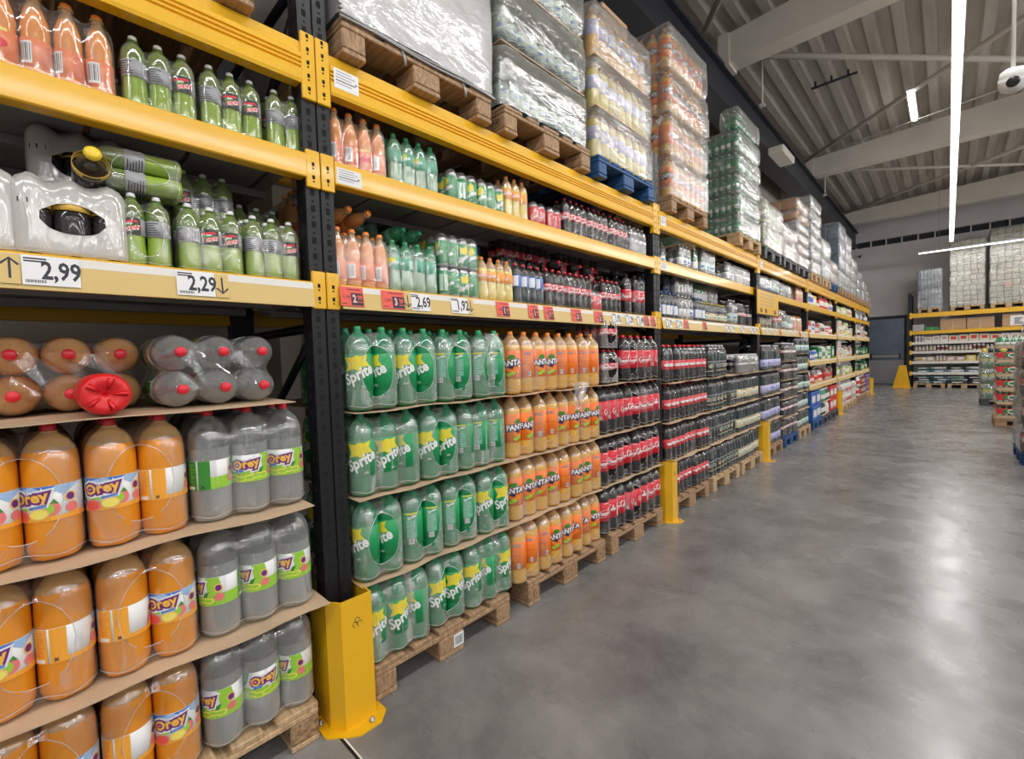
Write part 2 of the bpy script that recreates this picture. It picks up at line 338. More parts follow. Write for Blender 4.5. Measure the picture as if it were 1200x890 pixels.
def label_items(kind, R, z0, z1, far=False):
    h = z1-z0; c = (z0+z1)/2; B = PI*R; it = []
    if kind == 'sprite':
        sp = poly2((-.052,z0+h*.52),(-.040,z0+h*.70),(-.058,z0+h*.93),(-.022,z0+h*.90),(-.004,z0+h*.965),(.012,z0+h*.93),(.040,z0+h*.985),(.034,z0+h*.82),(.052,z0+h*.66),(.020,z0+h*.66),(.006,z0+h*.52),(-.016,z0+h*.60))
        it += [(sp, 'l_yellow', 1)]
        t = xf(text2d('Sprite', .055, .12, .0020), .002, c-h*.06, .42, .98, 1.15)
        it += [(xf(t, .0022, -.0022), 'l_green2', 2), (t, 'l_white', 3)]
        it += [(ell2(.021, c+.034, .006, .007, 8), 'l_yellow', 4)]
        if far: return it
        it += lines2(.012, z0+.012, .034, z0+.022, 3, 'l_white')+lines2(-.04, z0+h*.74, -.0, z0+h*.86, 4, 'l_rind', 2)
        it += [(rect2(B-.03, z1-.008, B+.022, z1-.002), 'l_yellow', 1), (rect2(B-.028, z0+.034, B+.020, z1-.03), 'l_teal', 1)]
        it += [(xf(text2d('Sprite', .018, .2, .0006, 1), B-.004, z1-.02, .3), 'l_white', 2)]
        it += lines2(B-.026, z0+.036, B+.018, z1-.034, 12, 'l_mint', 2)+barcode2(B-.022, z0+.008, B+.004, z0+.032)
    elif kind == 'fanta':
        it += [(ell2(.012, c-.008, .040, .040, 20), 'l_orange2', 1), (ell2(.012, c-.008, .036, .036, 20), 'l_orange', 2)]
        it += [(poly2((-.022,c+.030),(-.004,c+.052),(.020,c+.050),(.032,c+.036),(.010,c+.026)), 'l_leaf', 3)]
        t = text2d('FANTA', .041, .05, .0019); tb = text2d('FANTA', .041, .05, .0062)
        it += [(xf(tb, .001, c+.005, .08), 'l_navy', 4), (xf(t, 0, c+.006, .08), 'l_white', 5)]
        it += [(poly2((-.02,c-.012),(.02,c-.006),(.012,c-.028),(-.004,c-.024)), 'l_navy', 3)]
        if far: return it
        it += [(ell2(-.012, z0+.020, .014, .010), 'l_lime', 3), (ell2(.010, z0+.030, .013, .010), 'l_lime', 4)]
        it += [(xf(text2d('FANTA', .012, .05, .002, 1), B, z1-.02), 'l_navy', 2), (xf(text2d('FANTA', .012, .05, .0003, 1), B, z1-.02), 'l_white', 3), (rect2(B-.03, c, B+.03, c+.001), 'l_navy', 1)]
        it += lines2(B-.03, c-.03, B-.005, c-.004, 5, 'l_orange2', 1)+barcode2(B+.002, z0+.008, B+.020, z0+.034)
    elif kind in ('coke', 'cokesmall'):
        W = min(.135, 2.6*R); t = xf(cocacola2d(W), 0, c-.004, .12)
        it += [(t, 'l_white', 2)]
        if far: return it
        it += [(rect2(-.02, z1-.010, .02, z1-.006), 'l_white', 1)]
        x = B*.55; hh = h*.44  # the white contour-bottle mark
        it += [(poly2((x-.010,c-hh),(x+.010,c-hh),(x+.0125,c-hh*.6),(x+.009,c-hh*.15),(x+.0125,c+hh*.2),(x+.008,c+hh*.55),(x+.004,c+hh*.7),(x+.004,c+hh),(x-.004,c+hh),(x-.004,c+hh*.7),(x-.008,c+hh*.55),(x-.0125,c+hh*.2),(x-.009,c-hh*.15),(x-.0125,c-hh*.6)), 'l_white', 1)]
        it += lines2(B-.022, z0+.03, B+.018, z1-.012, 13, 'l_pinkpale', 1)+barcode2(B-.02, z0+.006, B+.006, z0+.028)
        it += [(xf(cocacola2d(W*.8), -B*.55, c-.004, .12), 'l_white', 2)]
    elif kind in ('orey', 'oreylime'):
        lime = kind == 'oreylime'
        if lime:
            it += [(rect2(-B*.98, z0, B*.98, z0+h*.42), 'l_lime', 1), (poly2((-.09,z0+h*.2),(-.05,z0+h*.62),(-.04,z1),(-.085,z1)), 'l_leaf', 2), (poly2((.05,z1),(.09,z1),(.10,z0+h*.5),(.06,z0+h*.3)), 'l_lime', 2)]
            for x, y in ((-.035,.20),(-.012,.13),(.014,.16),(.036,.22),(.058,.2)): it += [(ell2(x, z0+h*y, .018, .010), 'l_lemon', 3), (ell2(x, z0+h*y, .013, .0065), 'l_lime', 4)]
            it += [(poly2((.028,z0+h*.30),(.052,z0+h*.30),(.062,z0+h*.52),(.040,z0+h*.44)), 'l_leaf', 3)]
        else:
            it += [(poly2((-.095,z1),(-.075,z1-h*.25),(-.03,z1-h*.12),(.02,z1-h*.30),(.05,z1-h*.10),(.075,z1-h*.3),(.11,z1)), 'l_sky', 1),
                   (poly2((-.06,z1),(-.045,z1-h*.16),(-.015,z1-h*.06),(.01,z1)), 'l_blue', 2), (poly2((.015,z1),(.04,z1-h*.18),(.06,z1)), 'l_blue', 2),
                   (rect2(-B*.98, z0, B*.98, z0+h*.13), 'l_orange2', 1), (poly2((-.105,z0),(-.06,z0),(-.07,z0+h*.35),(-.095,z0+h*.5)), 'l_orange2', 2), (poly2((.075,z0),(.11,z0),(.10,z0+h*.45)), 'l_orange2', 2)]
            it += [(ell2(-.018, z0+h*.17, .021, .0165, 18), 'l_pink', 4), (ell2(-.018, z0+h*.17, .017, .013, 18), 'red_tag', 5), (ell2(.024, z0+h*.22, .021, .0155, 18), 'l_rind', 5), (ell2(.024, z0+h*.22, .017, .012, 18), 'l_lemon', 6)]
            it += [(ell2(.050, z0+h*.33, .017, .018), 'l_pink', 3), (ell2(.042, z0+h*.34, .013, .015), 'l_lime', 4), (ell2(-.052, z0+h*.25, .012, .011), 'l_navy', 3), (ell2(-.052, z0+h*.25, .009, .008), 'l_pinkpale', 4)]
            it += [(poly2((-.03,z0+h*.36),(.0,z0+h*.42),(.032,z0+h*.45),(.01,z0+h*.33)), 'l_lime', 3), (poly2((.046,z0+h*.47),(.055,z0+h*.62),(.064,z0+h*.46)), 'l_leaf', 3)]
            it += [(poly2((-.075,z1-.004),(-.040,z1-.016),(-.038,z1-.008),(-.055,z1)), 'l_leaf', 3), (poly2((-.085,z1-.012),(-.07,z1-.030),(-.062,z1-.014)), 'l_pink', 3)]
        y = z0+h*(.68 if not lime else .66)
        for fat, m, lay in ((.0105,'l_white',4), (.0062,'l_purple',5), (.0012,'l_gold',6)):
            it += [(xf(text2d('Orey', .036, 0, fat), .004, y, .14, 1.05, 1.1), m, lay)]
        it += [(ell2(-.0275, y-.004, .006, .005), 'red_tag', 7)]
        it += [(xf(text2d('exotic' if not lime else 'lime', .014, .2, .0022), .022 if not lime else -.016, z0+h*.43, .12), 'l_white' if not lime else 'l_sky', 5), (xf(text2d('exotic' if not lime else 'lime', .014, .2, .0008), .022 if not lime else -.016, z0+h*.43, .12), 'l_blue', 6)]
        pm, pl = ('l_orange2', 'l_orange') if not lime else ('l_leaf', 'l_lime')
        it += [(rect2(B*.985-.036, z0, B*.985+.0, z1), pm, 2), (rect2(-B*.985, z0, -B*.985+.034, z1), pm, 2)]
        it += lines2(B*.985-.033, z0+.018, B*.985-.004, z1-.006, 9, pl, 3)+[(rect2(B*.985-.032, z0+.003, B*.985-.006, z0+.013), 'l_white', 3), (xf(text2d('3l', .012, 0, .0006, 1), -B*.985+.012, z0+.009), 'ink', 3)]
        for q in (-.085, .088): it += [(ell2(q, z0+h*.62, .012, .014), 'l_rind', 3), (ell2(q, z0+h*.62, .009, .010), 'l_purple', 4), (ell2(q*1.02, z0+h*.3, .013, .013), 'l_pink', 4)]
    elif kind == 'dew':
        it += [(rect2(-.030, z0, .034, z1), 'l_black', 1), (poly2((-.026,z0+.006),(-.006,c-.008),(-.012,c+.014),(.004,c+.002),(.014,z1-.006),(.012,c),(.028,c+.010),(.012,z0+.004),(.002,c-.010)), 'l_leaf', 2),
               (poly2((-.018,z1-.012),(.022,z1-.006),(.028,z1-.012),(-.014,z1-.018)), 'l_red', 3), (poly2((-.004,z0+.006),(.030,z0+.016),(.032,z0+.030),(-.002,z0+.020)), 'l_white', 4)]
        it += [(xf(text2d('DEW', .017, .1, .0006, 1), .014, z0+.018, .25), 'l_red', 5)]
        it += [(xf(text2d('Mtn', .010, .1, .0003, 1), .006, c+.006, .2), 'l_white', 4)]
        if not far: it += barcode2(-.058, z0+.006, -.036, z1-.006, 5)+lines2(B-.03, z0+.004, B+.02, z1-.004, 6, 'l_black', 1)
    elif kind == 'orangade':
        it += [(ell2(.006, c, .024, .014), 'l_red', 1), (poly2((-.03,z1),(.03,z1),(.03,z1-.008),(-.03,z1-.004)), 'l_lemon', 1)]+barcode2(B-.016, z0+.010, B+.014, z1-.010, 6)+lines2(-B*.6, z0+.01, -B*.6+.02, z1-.01, 6, 'l_pink', 1)
    elif kind == 'pepper':  # red band with a white oval banner
        it += [(ell2(0, c, .040, .013, 16), 'l_white', 1), (rect2(-.050, c-.004, .050, c+.006), 'l_white', 1), (rect2(-.036, c-.003, .036, c+.005), 'l_red', 2), (rect2(-.03, c-.001, .03, c+.003), 'l_white', 3), (ell2(B*.9, c, .03, .012, 12), 'l_white', 1)]
    elif kind == 'scroll':  # dark label with pale scrolls
        it += [(xf(text2d('G', .05, .2, .002, 1), -.015, c, .1), 'l_cream', 2), (ell2(.022, c+.004, .016, .016, 12), 'l_mint', 2), (ell2(.022, c+.004, .010, .010, 12), 'l_black', 3), (rect2(-B*.9, z1-.010, B*.9, z1-.004), 'l_grey', 1), (poly2((-.05,z0+.01),(.05,z0+.018),(.05,z0+.012),(-.05,z0+.004)), 'l_cream', 2)]
    elif kind == 'peachbox':
        it += [(ell2(0, c, .030, .020, 14), 'l_white', 1), (ell2(0, c-.004, .020, .010, 14), 'l_teal', 2), (rect2(-.045, z1-.012, .045, z1-.004), 'l_brown', 1)]
    elif kind == 'whitebox':
        it += [(ell2(-.006, c, .018, .012, 12), 'l_blue', 1), (rect2(-.03, z0+.004, .03, z0+.012), 'l_navy', 1), (rect2(B-.03, z0+.01, B+.02, z1-.01), 'l_grey', 1)]
    return it
# kind: radius, height, profile, liquid, shell, cap, label base, label z (fractions), label design, fill, cap radius
K = {
 'orey':     (.0590,.362,'orey','juice','shell_orange','red_cap','l_white',(.30,.555),'orey',.80,'orange soft drink',.0155),
 'oreylime': (.0590,.362,'orey','water','shell','red_cap','l_white',(.30,.555),'oreylime',.66,'clear lime drink',.0155),
 'sprite':   (.0545,.345,'big','sprite_green','shell_green','green_cap','l_green',(.24,.67),'sprite',.74,'green lemon-lime soda',.0145),
 'fanta':    (.0545,.345,'big','fanta','shell_orange','orange_cap','l_orange',(.25,.70),'fanta',.78,'orange soda',.0145),
 'coke':     (.0545,.345,'coke','cola','shell_dark','red_cap','coke_red',(.29,.675),'coke',.76,'red-labelled cola',.0145),
 'dew':      (.0310,.225,'coke','dew','shell_lime','white_cap','l_grey',(.42,.64),'dew',.64,'lime-green soda',.011),
 'orangade': (.0325,.245,'slim','peach','shell_orange','orange_cap','l_coral',(.12,.44),'orangade',.80,'orange squash',.013),
 'spritehalf':(.0335,.235,'coke','pale_green','shell_green','green_cap','l_teal',(.42,.66),'sprite5',.70,'pale green soda',.011),
 'fantahalf':(.0325,.235,'coke','lemonade','shell_orange','orange_cap','l_orange2',(.44,.68),'fanta5',.74,'yellow-orange soda',.011),
 'blue':     (.0330,.235,'coke','dark_drink','shell_dark','red_cap','l_blue',(.42,.70),'plain',.72,'dark cola with a blue label',.011),
 'cokehalf': (.0320,.240,'coke','cola','shell_dark','red_cap','coke_red',(.42,.60),'cokesmall',.74,'small red-labelled cola',.011),
 'cokeclear':(.0330,.220,'coke','shell_dark','shell','white_cap','l_grey',(.42,.55),'plain',.70,'small clear-capped dark drink',.011),
 'coketall': (.0420,.320,'coke','cola','shell_dark','black_cap','coke_red',(.33,.62),'coke',.74,'tall red-labelled cola',.0145),
 'cider':    (.0400,.215,'glass','shell_dark','shell_dark','yellow_cap','l_goldfoil',(.62,.72),'plain',.5,'gold-necked dark bottle',.012),
 'pepper':   (.0455,.325,'big','cola','shell_dark','red_cap','l_red',(.34,.58),'pepper',.74,'dark cola with a narrow red label',.0145),
 'scroll':   (.0455,.325,'big','dark_drink','shell_dark','white_cap','l_black',(.16,.50),'scroll',.76,'dark drink with a scrolled cream label',.0145),
 'peachlab': (.0445,.325,'big','dark_drink','shell_dark','white_cap','l_cream',(.16,.46),'peachbox',.76,'dark drink with a peach-coloured label',.0145),
 'lilac':    (.0450,.325,'big','dark_drink','shell_dark','white_cap','l_lilac',(.12,.42),'whitebox',.76,'dark drink with a pale lilac label',.0145),
 'pinkband': (.0380,.265,'coke','cola','shell_dark','white_cap','l_pinkpale',(.44,.58),'plain',.70,'dark drink with a pink band',.0125),
 'mint':     (.0420,.290,'big','dark_drink','shell_dark','white_cap','l_mint',(.14,.46),'whitebox',.70,'dark drink with a pale mint label',.0135),
 'bluewhite':(.0400,.230,'glass','dark_drink','shell_dark','white_cap','l_white',(.16,.46),'whitebox',.6,'dark glass with a white-and-blue label',.0125),
 'navyglass':(.0400,.240,'glass','dark_drink','shell_dark','blue_cap','l_blue',(.14,.50),'plain',.6,'dark glass with a blue label',.0125),
 'yellowcap':(.0330,.205,'glass','cola','shell_dark','yellow_cap','l_cream',(.14,.48),'peachbox',.6,'brown glass with a yellow cap',.012),
 'greenglass':(.034,.235,'glass','sprite_green','shell_green','white_cap','l_white',(.16,.46),'plain',.6,'green glass',.012),
}
_kc = {}
def kind_mb(k, segs=24):
    """body, cap, label builders of one kind"""
    key = (k, segs)
    if key in _kc: return _kc[key]
    R, H, pf, liq, shell, cap, lab, (a, b), des, fill, desc, cr = K[k]
    pr = [(r*R, z*H) for r, z in PROF[pf]]; fz = fill*H; p2 = []; ms = []
    for (r0, z0), (r1, z1) in zip(pr, pr[1:]):
        p2.append((r0, z0))
        if z0 < fz < z1 and z1 > z0:
            t = (fz-z0)/(z1-z0); ms.append(liq); p2.append((r0+(r1-r0)*t, fz)); ms.append(shell)
        else: ms.append(liq if z1 <= fz else shell)
    p2.append(pr[-1])
    body = MB(); body.lathe(p2, segs, ms, lobes=5 if segs >= 20 else 0)
    rf = next(r for r, z in p2 if abs(z-fz) < 1e-6) if any(abs(z-fz) < 1e-6 for r, z in p2) else R*.5
    body.add([(rf*.96*math.cos(2*PI*i/12), rf*.96*math.sin(2*PI*i/12), fz-.001) for i in range(12)], [tuple(range(12))], liq)
    body.lathe([(cr*.9, H*.93),(cr*1.25, H*.935),(cr*1.25, H*.945),(cr*.9, H*.947)], 12 if segs < 20 else 16, shell)
    c = MB(); c.lathe([(cr, H*.947),(cr*1.02, H*.952),(cr*1.0, H*.992),(cr*.86, H)], 12 if segs < 20 else 18, cap)
    base = {'spritehalf': 'l_teal', 'fantahalf': 'l_orange2'}.get(k, lab)
    Rl = R+.0012 if pf != 'slim' else R*.99
    if des == 'sprite5':
        zc = (a+b)/2*H; t = xf(text2d('Sprite', .024, .12, .0008, 1), 0, zc, .3)
        it = [(poly2((-.02,zc),(-.024,zc+.022),(.01,zc+.024),(.016,zc+.008)), 'l_yellow', 1), (t, 'l_white', 2), (rect2(.05, zc-.02, .08, zc+.02), 'l_mint', 1)]
    elif des == 'fanta5':
        zc = (a+b)/2*H; it = [(xf(text2d('FANTA', .018, .05, .0025, 1), 0, zc, .08), 'l_orange', 1), (xf(text2d('FANTA', .018, .05, .0008, 1), 0, zc, .08), 'l_white', 2), (rect2(.05, zc-.02, .08, zc+.02), 'l_pink', 1)]
    elif des == 'plain': it = [(rect2(-.02, (a+.02)*H, .02, (b-.02)*H), 'l_white' if k != 'cider' else 'l_black', 1)]
    elif segs < 20 and k in ('sprite','fanta','coke','orey','oreylime','cokehalf'): it = label_items(des, Rl, a*H, b*H, True)
    else: it = label_items(des, Rl, a*H, b*H)
    l = wrap_label(Rl, a*H, b*H, base, it, segs if segs < 20 else 32)
    _kc[key] = (body, c, l); return _kc[key]
_km = {}
def kind_mesh(k):
    if k not in _km:
        b, c, l = kind_mb(k); _km[k] = (b.mesh('bottle'), c.mesh('cap'), l.mesh('label'))
    return _km[k]
_ks = {}
def bottle_single(k, segs=12):
    if (k, segs) not in _ks:
        m = MB()
        for q in kind_mb(k, segs): m.merge(q)
        _ks[(k, segs)] = m
    return _ks[(k, segs)]

# ------------------------------------------------------------------ shrink film round a pack of nx (deep) by ny (wide) bottles
def film_mb(nx, ny, r, H, hole=None, m='film', fine=6, shoulder=.70, seed=0, dipk=.34):
    rr = random.Random(seed); cx, cyy = (nx-1)*r, (ny-1)*r
    prof = [(.62,.006),(.25,.008),(.03,.04),(0,.10),(0,.22),(0,.34),(0,.46),(0,.56),(.01,shoulder),(.05,shoulder+.065),(.14,shoulder+.115),(.32,shoulder+.165),(.58,shoulder+.205),(.80,shoulder+.235)]
    rings = []
    for ins, zf in prof:
        rho = (r+.002)*(1-ins); q = []
        def side(n, ax, ay, bx, by, nxv, nyv):
            L = math.hypot(bx-ax, by-ay); k = (n-1)*fine
            for i in range(1, k):
                t = i/k; dip = dipk*r*math.sin(PI*(t*(n-1)))**2*(1-ins*.6)
                q.append((ax+(bx-ax)*t+nxv*(rho-dip), ay+(by-ay)*t+nyv*(rho-dip), -.018*math.sin(PI*(t*(n-1)))**2*(1 if zf > .7 else 0)))
        def corner(px, py, a0):
            for i in range(7):
                a = a0+PI/2*i/6; q.append((px+rho*math.cos(a), py+rho*math.sin(a), 0))
        corner(cx, -cyy, -PI/2); side(ny, cx, -cyy, cx, cyy, 1, 0); corner(cx, cyy, 0); side(nx, cx, cyy, -cx, cyy, 0, 1)
        corner(-cx, cyy, PI/2); side(ny, -cx, cyy, -cx, -cyy, -1, 0); corner(-cx, -cyy, PI); side(nx, -cx, -cyy, cx, -cyy, 0, -1)
        rings.append([(x, y, H*zf+dz+(rr.uniform(-.002, .002) if zf > .7 else 0)) for x, y, dz in q])
    mb = MB(); n = len(rings[0]); v = [p for q in rings for p in q]
    f = [(k*n+i, k*n+(i+1) % n, (k+1)*n+(i+1) % n, (k+1)*n+i) for k in range(len(rings)-1) for i in range(n)]
    top = tuple(range((len(rings)-1)*n, len(rings)*n))
    rims = []
    if hole:
        ax = 0 if hole[0] == 'x' else 1; oth = 1-ax; half = (cyy if ax == 0 else cx)
        zc, hz, hw = hole[1]*H, hole[2]*H, hole[3]*(half+r); lim = (cx if ax == 0 else cyy)
        keep = []; cut = {1: [], -1: []}
        for fc in f:
            p = [sum(v[i][d] for i in fc)/4 for d in range(3)]
            if abs(p[ax]) > lim+.1*r and (p[oth]/hw)**2+((p[2]-zc)/hz)**2 < 1: cut[1 if p[ax] > 0 else -1].append(fc)
            else: keep.append(fc)
        kept = set(i for fc in keep for i in fc)
        for sd in (1, -1):
            edge = [i for i in set(i for fc in cut[sd] for i in fc) if i in kept]
            for i in edge:
                p = list(v[i]); e = math.sqrt((p[oth]/hw)**2+((p[2]-zc)/hz)**2) or 1
                p[oth] /= e; p[2] = zc+(p[2]-zc)/e; v[i] = tuple(p)
            edge.sort(key=lambda i: math.atan2((v[i][2]-zc)/hz, v[i][oth]/hw))
            if len(edge) > 5: rims.append([v[i] for i in edge])
        f = keep
    mb.add(v, f, m, True); mb.add([v[i] for i in top], [tuple(range(len(top)))], m)
    if m in ('film', 'film_haze', 'film_milky', 'film_thin', 'film_mid'):
        for q in rims: mb.tube(q, .0009, 'film_edge', 4, True)  # pale tube along the hole rim stands in for its highlight
        mb.tube([(x, y, H*(.055+.012*math.sin(i*.9))) for i, (x, y, z) in enumerate(rings[4])], .0007, 'film_edge', 4, True)
    return mb
_fm = {}
def film_mesh(k, nx, ny, hole=True, m='film'):
    key = (k, nx, ny, hole, m)
    if key not in _fm:
        R, H = K[k][0], K[k][1]; h = None
        if hole: h = ('x' if nx >= ny else 'y', .46, .31, .66)
        if k == 'cider': h = ('x', .50, .20, .58)
        _fm[key] = film_mb(nx, ny, R, H, h, m, 10 if k == 'cider' else 6, *((.82, 3, .10) if k == 'cider' else (.70,))).mesh('shrink_film')
    return _fm[key]
WORD = {1: 'single', 2: 'two', 3: 'three', 4: 'four', 6: 'six', 8: 'eight', 12: 'twelve'}
DARK = {'coke','cokehalf','coketall','pepper','scroll','peachlab','lilac','pinkband','mint','blue','cokeclear','yellowcap','navyglass','bluewhite'}
def pack(k, x, y, z, nx, ny, label, group, detail=2, rotz=0, rot=None, filmmat='film', hole=True, front=None, cat='bottle pack', nofilm=False):
    """a shrink-wrapped pack whose front row stands at x (front face), centred on y; detail 2 = bottle > cap, label; 1 = bottle; 0 = one mesh"""
    if k in DARK and filmmat == 'film': filmmat = 'film_thin'
    if k == 'sprite' and filmmat == 'film': filmmat = 'film_mid'
    R = K[k][0]; loc = (x-nx*R, y, z)
    if detail == 0:
        v = rnd.randrange(3); key = ('p', k, nx, ny, v, filmmat)
        if key not in _fm:
            mb = MB(); b = bottle_single(k, 12); r2 = random.Random(v*7+nx)
            for i in range(nx):
                for j in range(ny):
                    if nx > 2 and 0 < i < nx-1 and 0 < j < ny-1: continue
                    mb.merge(b, Matrix.Translation(((2*i-nx+1)*R, (2*j-ny+1)*R, 0)) @ Matrix.Rotation(r2.gauss(-.5, .8), 4, 'Z'))
            mb.merge(film_mb(nx, ny, R, K[k][1], None, filmmat, 3))
            _fm[key] = mb.mesh('bottle_pack')
        o = put('bottle_pack', _fm[key], None, loc, rot or (0, 0, rotz)); return tag(o, label, cat, group)
    t = root('bottle_pack', loc, label, cat, group, rot or (0, 0, rotz))
    n = 0
    for j in range(ny):
        for i in range(nx-1, -1, -1):
            bx, by = (2*i-nx+1)*R, (2*j-ny+1)*R
            if front and i == nx-1: a = front[j % len(front)]
            else: a = rnd.gauss(-.55, .35) if rnd.random() < .6 else rnd.uniform(-PI, PI)
            if detail == 2 and i >= nx-2:
                bm_, cm, lm = kind_mesh(k)
                b = put('bottle', bm_, t, (bx, by, 0), (0, 0, rnd.uniform(0, 6))); put('cap', cm, b)
                lo = put('label', lm, b); lo.rotation_euler.z = a-b.rotation_euler.z
            else:
                key = ('b', k)
                if key not in _fm: _fm[key] = bottle_single(k, 16 if detail == 2 else 14).mesh('bottle')
                put('bottle', _fm[key], t, (bx, by, 0), (0, 0, a))
            n += 1
    if not nofilm: put('shrink_film', film_mesh(k, nx, ny, hole, filmmat), t)
    return t

# ------------------------------------------------------------------ pallets and cardboard
PM = {}
def pallet(x, y0, z, label, group, wood='wood', detail=True, w=.8, block=None):
    """EUR pallet, short side (.8) to the aisle at x, from y0"""
    key = (wood, detail, block)
    if key not in PM:
        bl = block or wood
        def one(a, b, m, bev=.004):
            q = MB(); q.box(a, b, m, bev); return q
        parts = []
        for yc, ww in ((.0725,.145),(.238,.10),(.40,.145),(.562,.10),(.7275,.145)): parts.append(('deck_board', one((-1.2,yc-ww/2,.122),(0,yc+ww/2,.144), wood)))
        for xc in (-.0725,-.6,-1.1275): parts.append(('cross_board', one((xc-.0725,0,.100),(xc+.0725,.8,.122), wood)))
        for yc, ww in ((.05,.10),(.40,.145),(.75,.10)):
            parts.append(('bottom_board', one((-1.2,yc-ww/2,0),(0,yc+ww/2,.022), wood)))
            for xc in (-.0725,-.6,-1.1275): parts.append(('block', one((xc-.0725,yc-ww/2+.0,.022),(xc+.0725,yc+ww/2,.100), bl, .006)))
        if detail: PM[key] = [(n, q.mesh(n)) for n, q in parts]
        else:
            a = MB()
            for n, q in parts: a.merge(q)
            PM[key] = a.mesh('pallet')
    if detail:
        t = root('pallet', (x, y0, z), label, 'pallet', group)
        for n, me in PM[key]: put(n, me, t)
        return t
    return tag(put('pallet', PM[key], None, (x, y0, z)), label, 'pallet', group)
def sheet(x, y0, y1, z, label, group, depth=1.1, seed=0, m='cardboard'):
    r = random.Random(seed); mb = MB(); n = 14; m2 = 4; v = []; ph = r.uniform(0, 6)
    for i in range(n+1):
        y = y0+(y1-y0)*i/n
        for j in range(m2+1):
            xx = x-depth*j/m2+(.008*math.sin(i*1.3+ph) if j == 0 else 0)
            v.append((xx, y, z+(.003*math.sin(i*.9+ph)-.004*(abs(math.sin(i*.45+ph)) if j == 0 else 0))))
    k = m2+1; nv = len(v); v += [(a, b, c-.003) for a, b, c in v]
    f = []
    for i in range(n):
        for j in range(m2):
            a = i*k+j; f += [(a, a+1, a+k+1, a+k), (a+nv, a+k+nv, a+k+1+nv, a+1+nv)]
        a = i*k; f.append((a, a+k, a+k+nv, a+nv)); a = i*k+m2; f.append((a+nv, a+k+nv, a+k, a))
    for j in range(m2): f += [(j+nv, j+1+nv, j+1, j), (n*k+j, n*k+j+1, n*k+j+1+nv, n*k+j+nv)]
    mb.add(v, f, m, False)
    return tag(put('cardboard_sheet', mb), label, 'cardboard sheet', group)
ORD = ['bottom', 'second', 'third', 'top']
NTH = ['first', 'second', 'third', 'fourth', 'fifth', 'sixth', 'seventh', 'eighth', 'ninth', 'tenth', 'eleventh', 'twelfth', 'thirteenth', 'fourteenth', 'fifteenth', 'sixteenth', 'seventeenth', 'eighteenth']

